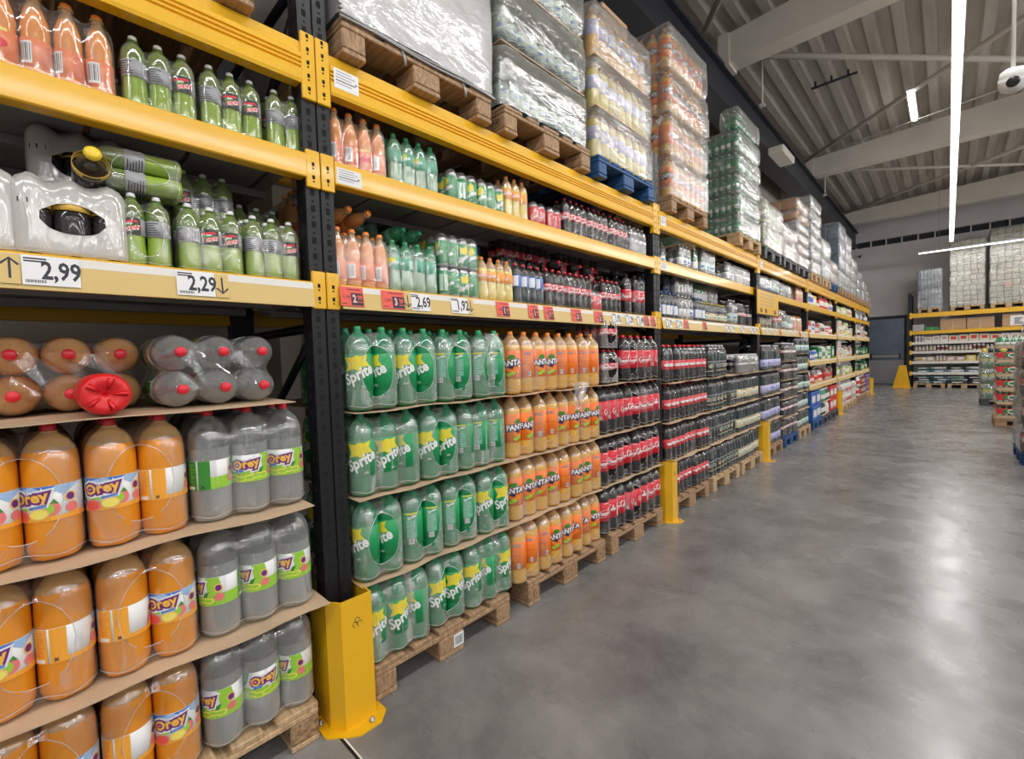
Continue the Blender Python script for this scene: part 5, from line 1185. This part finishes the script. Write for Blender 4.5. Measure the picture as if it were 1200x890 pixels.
t = root('carton', (0,0,0), 'brown carton resting on the layer sheet above the yellow and orange load', 'carton')
q = MB(); q.box((-.62,2.25,ZD+1.036),(-.12,2.62,ZD+1.28), 'carton_brown', .006); put('box', q, t); q = MB(); q.box((-.4,2.249,ZD+1.28),(-.34,2.622,ZD+1.2812), 'cardboard'); put('tape', q, t)
# orange sodas, tall four-layer load
top_pallet(.06, 2.98, 'wooden pallet under the tall orange soda load beyond the second post', 'wood')
t = root('wrapped_load', (0,0,0), 'tall film load of four orange-labelled soda layers beyond the second post', 'wrapped pallet load', 'wrapped loads on the top level')
zl = [ZD+.36*i for i in range(5)]
for z in zl[:-1]: ring_bottles(t, 'fanta', .04, 3.02, 3.80, z+.004, .9, 14)
put('stretch_film', load_film(-1.12,.06,2.995,3.83,zl,'film_load', .04, 11, 12, .006), t)
q = MB()
for i, z in enumerate(zl[1:-1]): q.tube([(.045+.012*math.cos(a), 2.995-.004+.02*math.sin(a)*0, z+.03+.03*math.sin(a)) for a in [2*PI*j/10 for j in range(10)]], .004, 'film_edge', 4, True)
put('film_loops', q, t)
# green bottles, six layers
top_pallet(.06, 4.73, 'pale wooden pallet under the tall green bottle load', 'wood_pale')
t = root('wrapped_load', (0,0,0), 'tall film load of dark green bottles in six layers on a pale pallet', 'wrapped pallet load', 'wrapped loads on the top level')
K['greensmall'] = (.035,.205,'glass','sprite_green','shell_green','white_cap','l_green',(.2,.45),'plain',.62,'green bottles',.012)
zl = [ZD+.232*i for i in range(6)]
for z in zl[:-1]: ring_bottles(t, 'greensmall', .04, 4.77, 5.51, z+.004, .55, 10)
q = MB(); q.box((-1.1,4.83,ZD),(-.07,5.5,zl[-1]-.02), 'sprite_green'); put('inner_goods', q, t)
put('stretch_film', load_film(-1.1,.055,4.745,5.535,zl,'film_load', .03, 13, 10, .005), t)
ring_bottles(t, 'greensmall', .03, 4.78, 5.50, zl[-1]+.004, .2, 10)
put('top_film', load_film(-.16,.05,4.76,5.53,[zl[-1], zl[-1]+.245],'film_load', .03, 14, 8, .005), t)
# farther loads: each with its own goods
def far_load(y0, y1, h, layers, cols, label, film_m='film_load', wood='wood', x=.05, depth=1.1, sides=None, kind=None):
    pallet(x, y0+.01, ZT, 'pallet beneath the '+label.split(',')[0], 'pallets on the top beams', wood, False)
    t = root('wrapped_load', (0,0,0), label, 'wrapped pallet load', 'wrapped loads on the top level')
    hh = (h-ZD)/layers; zl = [ZD+hh*i for i in range(layers+1)]
    for li in range(layers):
        q = MB(); c = cols[li*len(cols)//layers]; n = 6; w_ = (y1-y0-.06)/n
        for i in range(n): q.box((x-.24,y0+.03+i*w_+.004,zl[li]+.006),(x-.015,y0+.03+(i+1)*w_-.004,zl[li+1]-.012), c, .02)
        for i in range(1, 4): q.box((x-.24-.25*i+.01,y0+.03,zl[li]+.006),(x-.24-.25*(i-1),y1-.03,zl[li+1]-.012), c, .02)
        put('goods_layer', q, t)
    put('stretch_film', load_film(x-depth,x,y0,y1,zl,film_m, .03, int(y0*10), 6, .008), t)
mat('g_limecream', (.40,.41,.18), .4); mat('g_pink', (.50,.34,.29), .5); mat('g_orange', (.55,.22,.04), .4); mat('g_grey', (.35,.35,.37), .5); mat('g_palegrey', (.40,.40,.40), .5)
mat('g_blue', (.03,.11,.20), .4); mat('g_cream', (.58,.54,.43), .6, var=.08, scale=9); mat('g_teal', (.07,.15,.19), .4)
FL = [(5.72,6.62,3.36,2,['g_limecream'],'lime-cream wrapped load after the tall green one','grey_plastic'),
 (6.66,7.46,3.24,2,['g_pink'],'pinkish wrapped load, lower than its neighbours','grey_plastic'),
 (7.52,8.32,3.80,6,['g_pink','g_pink','g_pink','g_palegrey','g_orange','g_orange'],'wrapped load with orange layers on top of pinkish ones','grey_plastic'),
 (8.5,9.3,4.06,6,['g_grey','g_palegrey'],'tall grey wrapped load at the fifth bay','wood_pale'),
 (9.45,10.25,3.50,2,['g_palegrey'],'low pale wrapped load behind the tall grey one','wood_pale'),
 (10.32,11.05,3.20,2,['g_pink'],'low rosy wrapped load on a blue pallet','blue_wood'),
 (11.3,12.1,4.15,4,['g_palegrey','g_blue','g_blue','g_blue'],'tall wrapped load with blue upper layers','wood'),
 (12.2,13.0,4.05,4,['g_palegrey'],'tall clear-wrapped pale load behind the blue one','wood'),
 (13.09,13.88,3.62,3,['g_palegrey'],'medium pale wrapped load far along the top level','wood'),
 (14.1,14.85,3.42,3,['g_grey'],'greyish wrapped load second from the far end','wood'),
 (15.0,15.8,3.25,2,['g_palegrey'],'small pale wrapped load near the far end','wood'),
 (15.91,16.6,3.05,2,['g_palegrey'],'last low wrapped load at the far end of the rack','wood')]
for y0, y1, h, n, c, lab, wd in FL: far_load(y0, y1, h, n, c, lab, 'film_load', wd)
# loose pallet timber seen above the yellow load
pallet(.03, 2.0, 4.35, 'x', 'x', 'wood', False) if False else None

# ------------------------------------------------------------------ far bays: cartons, jugs and packs on the shelves
mat('g_red', (.62,.03,.03), .4); mat('g_white', (.72,.71,.68), .5); mat('g_blue2', (.03,.12,.45), .4); mat('g_green', (.03,.25,.08), .4); mat('g_lime', (.35,.55,.12), .4); mat('g_yellow', (.75,.55,.08), .4); mat('g_maroon', (.16,.03,.04), .4); mat('g_dark', (.02,.03,.035), .3)
mat('g_purple', (.2,.12,.4), .4)
def carton(x, y, z, w_, d, h, base, accent, label, group, cat='carton', shape=0):
    """printed pack of drinks: 0 = box with panel, 1 = tray of cartons with gable tops, 2 = tray of bottles with caps"""
    q = MB()
    if shape == 0:
        q.box((-d,-w_/2,0),(0,w_/2,h), base, .006); q.box((.0,-w_*.36,h*.25),(.0012,w_*.36,h*.75), accent); q.box((.0012,-w_*.2,h*.42),(.002,w_*.2,h*.58), 'white')
        q.box((-d*.8,-w_/2-.001,h*.3),(-d*.2,-w_/2,h*.7), accent)
    elif shape == 1:
        n = max(2, int(w_/.075)); s = w_/n
        for i in range(n):
            for j in range(2):
                a = -w_/2+i*s; b_ = -j*.1
                q.box((b_-.095,a+.003,0),(b_,a+s-.003,h*.82), base, .003); q.box((b_,a+.008,h*.2),(b_+.001,a+s-.008,h*.55), accent)
                q.add([(b_-.095,a+.003,h*.82),(b_,a+.003,h*.82),(b_,a+s-.003,h*.82),(b_-.095,a+s-.003,h*.82),(b_-.05,a+.003,h),(b_-.05,a+s-.003,h)], [(0,1,4),(2,3,5),(1,2,5,4),(3,0,4,5)], base)
    else:
        n = max(2, int(w_/.08)); s = w_/n
        for i in range(n):
            for j in range(2):
                b2 = MB(); r = s*.48; b2.lathe([(r*.9,0),(r,.01),(r,h*.25),(r,h*.6),(r*.95,h*.66),(r*.5,h*.85),(r*.3,h*.9),(r*.3,h)], 10, [base,base,accent,base,base,base,'white_cap'])
                q.merge(b2, Matrix.Translation((-r-j*2*r, -w_/2+(i+.5)*s, .005)))
        q.box((-4*s*.48,-w_/2,0),(0.004,w_/2,h*.1), 'cardboard')
    return tag(put({0:'printed_carton',1:'drink_cartons',2:'bottle_tray'}[shape], q, None, (x,y,z)), label, cat, group)
names = {'g_red':'red','g_white':'white','g_blue2':'blue','g_green':'green','g_lime':'lime','g_yellow':'yellow','g_maroon':'maroon','g_orange':'orange','g_dark':'dark','g_pink':'pink','g_purple':'purple','g_cream':'cream','g_grey':'grey','g_palegrey':'pale grey','g_teal':'teal','carton_brown':'brown','choco':'dark brown'}
_nn = {}
def shelf_fill(y0, y1, z, hmax, pal, shelfname, bayname, dens=1):
    y = y0; i = 0; cnt = {}
    while y < y1-.1:
        a, b_ = rnd.choice(pal); w_ = min(rnd.choice([.22,.3,.36,.42]), y1-y); h = min(hmax, rnd.choice([.17,.21,.25])); sh = rnd.choice([0,1,2,1])
        if rnd.random() < .08: y += .12; continue
        nst = 2 if (hmax > h*2+.02 and rnd.random() < .5) else 1
        for s in range(nst):
            i += 1
            carton(-.02-rnd.random()*.05, y+w_/2, z+s*(h+.002), w_-.01, .34, h, a, b_, '%s %s, %s print, %s of %s, item %d from left%s' % (names[a], {0:'carton',1:'drink cartons',2:'bottle tray'}[sh], names[b_], shelfname, bayname, i, ', upper' if s else ''), 'goods on the %s of the %s' % (shelfname, bayname), {0:'carton',1:'carton',2:'bottle tray'}[sh], sh)
        y += w_
P1 = [('g_white','g_red'),('g_red','g_white'),('g_white','g_blue2'),('g_yellow','g_white'),('g_white','g_maroon'),('g_maroon','g_white')]
P2 = [('g_white','g_lime'),('g_white','g_yellow'),('g_cream','g_orange'),('g_white','g_orange'),('g_lime','g_white'),('g_pink','g_white')]
P3 = [('g_green','g_white'),('g_green','g_lime'),('g_dark','g_green'),('g_green','g_dark')]
P4 = [('g_white','g_green'),('g_green','g_white'),('g_blue2','g_white'),('g_white','g_dark')]
P5 = [('g_red','g_white'),('g_red','g_dark'),('g_pink','g_red'),('g_white','g_red')]
zA, zB = .70+.093, 1.13+.093
b4 = (8.48, 11.12); b5 = (11.28, 13.92); b6 = (14.08, 16.7)
shelf_fill(*b4, z2, .25, P1, 'upper shelf', 'fifth bay'); shelf_fill(*b5, z2, .25, P2, 'upper shelf', 'sixth bay'); shelf_fill(*b6, z2, .22, [('g_grey','g_white'),('g_dark','g_white')], 'upper shelf', 'last bay')
shelf_fill(*b4, z1, .36, P1, 'price shelf', 'fifth bay'); shelf_fill(*b5, z1, .40, P2, 'price shelf', 'sixth bay'); shelf_fill(*b6, z1, .38, [('g_white','g_dark'),('g_maroon','g_white'),('g_cream','g_red')], 'price shelf', 'last bay')
shelf_fill(*b4, zB, .36, P4, 'middle shelf', 'fifth bay'); shelf_fill(*b5, zB, .38, P2, 'middle shelf', 'sixth bay'); shelf_fill(*b6, zB, .36, P3, 'middle shelf', 'last bay')
shelf_fill(*b4, zA, .34, P5, 'lower shelf', 'fifth bay'); shelf_fill(*b5, zA, .36, [('g_lime','g_white'),('g_pink','g_lime'),('g_white','g_lime'),('carton_brown','g_green')], 'lower shelf', 'sixth bay'); shelf_fill(*b6, zA, .30, P3+[('g_pink','g_white')], 'lower shelf', 'last bay')
# floor pallets of the far bays
def floor_far(y0, base, accent, h, shape, label, wood, group):
    pallet(.06, y0, 0, 'pallet under the '+label, 'floor pallets', wood, False)
    z = .147; n = 0
    while z < h-.1:
        for c in range(2):
            n += 1; carton(.05-rnd.random()*.03, y0+.2+.4*c, z, .385, .36, .25 if shape != 1 else .22, base if not isinstance(base, list) else base[n % len(base)], accent, '%s, %s layer from the floor, %s column' % (label, NTH[int((z-.1)/.22+.01)], ['left', 'right'][c]), group, 'carton', shape)
        z += .252 if shape != 1 else .222
floor_far(8.55, 'g_blue2', 'g_white', .72, 0, 'blue printed packs beside the mint-labelled stack', 'blue_wood', 'blue packs'); floor_far(9.42, ['g_green','g_dark','g_white'], 'g_white', .60, 2, 'dark green bottle trays', 'grey_plastic', 'green trays'); floor_far(10.28, 'g_red', 'g_white', .62, 0, 'bright red printed packs before the white ones', 'grey_plastic', 'red packs')
floor_far(11.35, ['g_white','g_pink'], 'g_grey', .66, 1, 'white drink cartons with grey print', 'wood_pale', 'white packs'); floor_far(12.22, ['g_white','g_white'], 'g_red', .66, 1, 'white drink cartons with red print', 'wood_pale', 'white packs'); floor_far(13.08, ['g_white','g_cream'], 'g_pink', .66, 1, 'white drink cartons with pink print', 'wood_pale', 'white packs')
floor_far(14.15, ['g_maroon','g_white'], 'g_red', .62, 2, 'maroon bottle trays', 'wood', 'maroon trays'); floor_far(15.0, 'g_maroon', 'g_pink', .62, 2, 'maroon bottle trays with pink labels', 'wood', 'maroon trays'); floor_far(15.88, 'g_purple', 'g_maroon', .62, 0, 'purple packs at the end of the rack', 'wood_pale', 'purple packs')

# ------------------------------------------------------------------ rack across the end of the aisle
def far_rack():
    Yf = 20.3; X0 = .78; L = 2.7
    for k in range(5):
        t = root('rack_frame', (X0+k*(L+.1), Yf, 0), 'black rack frame of the end rack, %s from the left' % NTH[k], 'rack frame', 'end rack frames')
        for d in (0, 1.0):
            q = MB(); q.box((-.05,d,0),(.05,d+.08,3.25), 'black_steel'); put('post', q, t)
        q = MB(); q.tube([(0,.08,.3),(0,1.0,1.2),(0,.08,2.1),(0,1.0,3.0)], .02, 'black_steel', 4); put('brace', q, t)
    lev = [(2.40,.15,'yellow','top'),(1.83,.11,'yellow','upper'),(1.475,.085,'rail_white','second'),(1.165,.085,'rail_white','third'),(.815,.085,'rail_white','fourth'),(.44,.085,'rail_white','lowest')]
    for b_ in range(4):
        xa = X0+b_*(L+.1)+.05
        for z, h, m, nm in lev:
            t = root('rack_beam', (xa, Yf, z), '%s beam, %s level of the end rack, bay %s from the left' % ('yellow' if m == 'yellow' else 'white', nm, NTH[b_]), 'rack beam', 'end rack beams')
            q = MB(); q.box((0,-.01,0),(L,.04,h), m, .004); put('bar', q, t)
            q = MB(); q.box((-.06,-.014,-.03),(.01,.03,h+.03), 'yellow', .004); put('bracket', q, t); q = MB(); q.box((L-.01,-.014,-.03),(L+.04,.03,h+.03), 'yellow', .004); put('bracket', q, t)
            q = MB(); q.box((0,.04,h-.02),(L,1.0,h), 'panel'); put('deck', q, t)
    # yellow wedge guard
    t = root('post_guard', (.62, 20.1, 0), 'yellow wedge-shaped guard at the foot of the end rack beside the door', 'post guard')
    q = MB(); q.loft([[(-.28,y,0),(.20,y,0),(.08,y,.78),(-.10,y,.78)] for y in (-.03,.03)], 'yellow', False); q.box((-.30,-.12,0),(.22,.12,.012), 'yellow'); put('shield', q, t)
    # goods
    def row(z, y, specs, nm, h, bay, extra=''):
        x = X0+.12+(bay*(L+.1)); i = 0
        while x < X0+L-.1+bay*(L+.1):
            a, b_, sh, w_ = rnd.choice(specs); i += 1; hh = h*rnd.uniform(.75, 1)
            q = MB()
            if sh == 'bag':
                n = 5; q.loft([[(x0_, -.0+.02*math.sin(k), zz) for x0_, zz in ((0,.0),(w_*.98,.0),(w_,hh*.5),(w_*.95,hh),(w_*.05,hh*.96),(-.01,hh*.5))] for k in (0,)]+[[(x0_, .30, zz) for x0_, zz in ((0,.0),(w_*.98,.0),(w_,hh*.5),(w_*.95,hh*.9),(w_*.05,hh*.9),(-.01,hh*.5))]], a, True)
                q.box((w_*.25,-.004,hh*.25),(w_*.75,.0,hh*.7), b_)
            elif sh == 'jar':
                n_ = max(2, int(w_/.085)); s = w_/n_
                for j in range(n_):
                    c = MB(); r = s*.45; c.lathe([(r,0),(r,hh*.2),(r,hh*.7),(r*.8,hh*.82),(r*.8,hh)], 10, [a,b_,a,'white_cap']); q.merge(c, Matrix.Translation((s*(j+.5),r,0)))
            else:
                q.box((0,0,0),(w_-.012,.3,hh), a, .006); q.box((w_*.2,-.001,hh*.3),(w_*.75,0,hh*.8), b_)
            tag(put({'bag':'food_bag','jar':'jar_tray','box':'food_box'}[sh], q, None, (x, Yf+.02+y+rnd.random()*.02, z)), '%s %s, %s from left, %s of end rack, %s bay' % (names[a], {'bag':'bag','jar':'jars','box':'box'}[sh], 'item %d' % i, nm, NTH[bay]), {'bag':'food bag','jar':'jars','box':'box'}[sh], 'goods on the %s of the end rack' % nm)
            x += w_
    for bay in range(2):
        row(1.56, 0, [('g_white','g_pink','box',.2),('g_white','g_grey','jar',.26),('g_cream','g_red','box',.24)], 'second shelf', .22, bay)
        row(1.25, 0, [('choco','g_cream','jar',.28),('g_cream','g_maroon','jar',.3),('g_white','g_grey','jar',.3)], 'third shelf', .20, bay)
        row(.90, 0, [('g_yellow','g_white','box',.24),('g_cream','g_orange','bag',.3),('g_orange','g_cream','jar',.26),('g_pink','g_white','box',.24)], 'fourth shelf', .19, bay)
        for s in range(2): row(.525+s*.10, .01*s, [('g_teal','g_white','bag',.42),('g_dark','g_cream','bag',.46),('g_grey','g_white','bag',.4)], 'lowest shelf%s' % (' upper layer' if s else ''), .09, bay)
        for s in range(3): row(.15+s*.085, .01*s, [('g_teal','g_white','bag',.42),('g_dark','g_white','bag',.5),('g_grey','g_green','bag',.4)], 'floor pallets layer %d' % (s+1), .08, bay)
        for k in range(3):
            o = pallet(0, 0, 0, 'pallet under the end rack, %s from the left in bay %s' % (NTH[k], NTH[bay]), 'end rack pallets', 'wood_pale', False)
            o.location = (X0+.1+k*.86+bay*2.8+.82*0, Yf-.02, 0); o.rotation_euler = (0, 0, -PI/2); o.location.x += 0
    for i, (xa, w_, h, c) in enumerate(((.85,.3,.22,'g_palegrey'),(1.18,.34,.12,'g_green'),(1.55,.62,.36,'carton_brown'),(2.19,.62,.36,'carton_brown'),(2.98,.42,.40,'carton_brown'))):
        q = MB(); q.box((0,0,0),(w_,.5,h), c, .008); q.box((w_*.48,-.001,0),(w_*.52,0,h), 'cardboard'); q.box((0,.24,h),(w_,.27,h+.001), 'cardboard')
        tag(put('storage_box', q, None, (xa, Yf+.06, 1.943)), ['small pale box at the left of the upper shelf','low green tray on the upper shelf','wide brown carton on the upper shelf, left one','wide brown carton on the upper shelf, right one','brown carton half hidden at the right of the upper shelf'][i]+' of the end rack', 'box', 'boxes on the end rack')
    for s in range(7):
        q = MB(); q.box((0,0,0),(1.9,.6,.052), 'g_white', .006); q.box((0,-.001,.02),(1.9,0,.036), 'g_purple')
        tag(put('flat_pack', q, None, (3.45+(.02 if s % 2 else 0), Yf+.05, 1.943+s*.056)), 'flat white and lilac pack in the stack on the end rack, %s from the bottom' % NTH[s], 'flat pack', 'flat packs on the end rack')
    # big stacks on top
    def stack(x0, x1, h, rows_, col, label, dark=False):
        o = pallet(0, 0, 0, 'pallet under the '+label, 'end rack top pallets', 'wood_pale', False); o.location = (x0+.02, Yf-.02, 2.555); o.rotation_euler = (0, 0, -PI/2); o.scale = (1, (x1-x0-.02)/.8, 1)
        t = root('wrapped_load', (0,0,0), label, 'wrapped pallet load', 'loads on the end rack'); zb = 2.70; r = random.Random(int(x0*10)); hh = (h-zb)/rows_
        for k in range(rows_):
            q = MB(); n = 5 if not dark else 7; w_ = (x1-x0)/n; off = r.uniform(-.02,.02)
            for i in range(n): q.box((x0+i*w_+.004+off,Yf+.02+r.uniform(0,.02),zb+k*hh+.004),(x0+(i+1)*w_-.004+off,Yf+.9,zb+(k+1)*hh-.005), col, .012)
            if dark:
                for i in range(n): q.box((x0+i*w_+.03+off,Yf+.012,zb+k*hh+hh*.5),(x0+(i+1)*w_-.03+off,Yf+.02,zb+k*hh+hh*.8), 'g_grey')
            put('pack_row', q, t)
        put('stretch_film', load_film(x0-.02,x1+.02,Yf,Yf+.95,[zb,zb+(h-zb)/2,h],'film_load', .03, int(x0*9), 8, .006), t)
        return t
    stack(.98, 1.58, 4.03, 4, 'g_teal', 'dark teal pack load at the left on top of the end rack', True)
    stack(1.78, 2.58, 4.85, 13, 'g_cream', 'tall cream pack load, middle of the top of the end rack')
    stack(2.70, 3.50, 5.05, 13, 'g_cream', 'tall cream pack load with an orange mark, right of the middle one')
    stack(3.70, 4.55, 4.9, 12, 'g_cream', 'cream pack load at the right end, outside the frame')
    q = MB(); q.box((3.02,Yf-.012,3.18),(3.16,Yf-.008,3.36), 'g_pink'); tag(put('paper_mark', q), 'faded orange-pink sheet stuck on the right cream load', 'paper sheet')
far_rack()

# ------------------------------------------------------------------ pallets on the right side of the aisle
def right_side():
    # trays of green bottles with red wrap
    x0, y0 = 2.33, 10.45
    o = pallet(0, 0, 0, 'wooden pallet under the red and green beer trays at the right edge', 'floor pallets', 'wood', True); o.location = (x0+.8, y0+1.2, 0); o.rotation_euler = (0,0,0)
    o.location = (x0+1.2, y0-.02, 0)
    K['beer'] = (.031,.185,'glass','sprite_green','shell_green','green_cap','l_white',(.25,.5),'plain',.6,'green beer bottles',.010)
    for L_ in range(6):
        z = .147+L_*.236
        for c in range(3):
            t = root('bottle_tray', (x0+.02+c*.385, y0, z), 'cardboard tray of green bottles with red wrap at the right edge, layer %s, %s' % (NTH[L_], ['left', 'middle', 'right'][c]), 'bottle tray', 'red and green bottle trays')
            q = MB(); q.box((0,0,0),(.37,.8,.05), 'cardboard', .003); put('tray', q, t)
            if L_ < 5 or True:
                q = MB()
                if L_ < 5:
                    q.box((.005,-.002,.075),(.365,.79,.165), 'g_red', .004); q.box((.08,-.004,.09),(.28,-.001,.15), 'g_green'); q.lathe([(.001,0),(.001,0)], 3, 'g_red') if False else None
                    q.add([(.18+.055*math.cos(2*PI*k/16), -.0055, .12+.038*math.sin(2*PI*k/16)) for k in range(16)], [tuple(range(16))], 'white'); q.add([(.18+.04*math.cos(2*PI*k/16), -.006, .12+.022*math.sin(2*PI*k/16)) for k in range(16)], [tuple(range(16))], 'g_green')
                    put('red_wrap', q, t)
            key = ('beer1',)
            if key not in _fm: _fm[key] = bottle_single('beer', 10).mesh('bottle')
            for i in range(5): put('bottle', _fm[key], t, (.045+i*.07, .035, .015), (0,0,rnd.uniform(-2,-1)))
            if c == 0:
                for j in range(1, 8): put('bottle', _fm[key], t, (.035, .035+j*.095, .015), (0,0,rnd.uniform(2,4)))
    # plastic film stack of green two-litre bottles
    pallet(2.30+1.2, 14.3, 0, 'dark pallet under the bright green wrapped load at the right', 'floor pallets', 'grey_plastic', False)
    t = root('wrapped_load', (0,0,0), 'bright green wrapped bottle load on the right side near the end rack', 'wrapped pallet load')
    for k in range(3):
        for i in range(7):
            key = ('rb', 'sprite', 10)
            if key not in _fm: _fm[key] = bottle_single('sprite', 10).mesh('bottle')
            put('bottle', _fm[key], t, (2.36, 14.38+i*.109, .15+k*.353), (0,0,PI+rnd.uniform(-.6,.6)))
            put('bottle', _fm[key], t, (2.36+i*.109, 14.38, .15+k*.353), (0,0,-PI/2+rnd.uniform(-.6,.6)))
    q = MB(); q.box((2.42,14.46,.15),(3.4,15.0,1.15), 'sprite_green', .01); put('inner_goods', q, t)
    put('stretch_film', load_film(2.29,3.48,14.3,15.12,[.147,.50,.85,1.22],'film_load', .04, 4, 8, .006), t)
    q = MB()
    for i in range(6): q.lathe([(.001,0),(.03,0),(.035,.03),(.02,.06),(.001,.065)], 10, 'g_yellow' if i % 2 else 'g_dark'); 
    top = MB()
    for i in range(8):
        c = MB(); c.lathe([(.03,0),(.045,.01),(.045,.07),(.02,.10),(.001,.105)], 10, 'g_dark' if i % 3 else 'g_yellow'); top.merge(c, Matrix.Translation((2.36+i*.1,14.38,1.215)))
    put('top_goods', top, t)
    # dark wrapped load cut by the right edge
    pallet(2.42+1.2, 6.05, 0, 'dark blue pallet under the wrapped load at the right edge', 'floor pallets', 'blue_wood', False)
    pallet(2.36+1.2, 7.0, 0, 'second dark blue pallet at the right edge', 'floor pallets', 'blue_wood', False)
    for (yy, xx, h, lab) in ((7.0, 2.36, 1.42, 'dark brown bottle load in crumpled film at the right edge, farther one'), (6.05, 2.44, 1.30, 'dark brown bottle load in crumpled film at the right edge, nearer one')):
        t = root('wrapped_load', (0,0,0), lab, 'wrapped pallet load', 'dark loads at the right edge')
        n = 4; hh = (h-.147)/n
        key = ('rb', 'coketall', 10)
        if key not in _fm: _fm[key] = bottle_single('coketall', 10).mesh('bottle')
        for k in range(n):
            for j in range(9): put('bottle', _fm[key], t, (xx+.05, yy+.045+j*.087, .15+k*hh), (0,0,PI+rnd.uniform(-1,1)))
            for j in range(1, 10): put('bottle', _fm[key], t, (xx+.05+j*.087, yy+.045, .15+k*hh), (0,0,-PI/2+rnd.uniform(-1,1)))
        q = MB(); q.box((xx+.10,yy+.1,.15),(xx+1.1,yy+.76,h-.02), 'g_maroon', .01); put('inner_goods', q, t)
        put('stretch_film', load_film(xx,xx+1.2,yy-.01,yy+.83,[.147+hh*k for k in range(n+1)],'film_load', .04, int(yy*3), 9, .010), t)
    # small white shelf sign with a 4
    t = root('aisle_sign', (2.60, 11.0, 1.80), 'white sign with a dark square and the number 4 above the red and green trays', 'sign')
    q = MB(); q.box((-.07,0,-.08),(.24,.02,.09), 'white', .004); put('board', q, t)
    q = MB(); q.box((-.02,-.002,-.06),(.16,0,.06), 'g_grey'); vv, ff = text2d('4', .12, 0, .004, 1); q.add([(.07+x, -.004, y) for x, y in vv], ff, 'white'); put('number', q, t)
    q = MB(); q.tube([(.07,.01,-.10),(.07,.01,-.27)], .01, 'steel', 8); put('stem', q, t)
right_side()

# ------------------------------------------------------------------ put each load's base point under the load itself
bpy.context.view_layer.update()
for t in [o for o in S.objects if o.type == 'EMPTY' and o.parent is None and o.location.length < 1e-6 and o.children]:
    pts = [c.matrix_world @ Vector(q) for c in t.children for q in c.bound_box]
    b = Vector(((min(p.x for p in pts)+max(p.x for p in pts))/2, (min(p.y for p in pts)+max(p.y for p in pts))/2, min(p.z for p in pts)))
    t.location = b
    for c in t.children: c.location = c.location-b
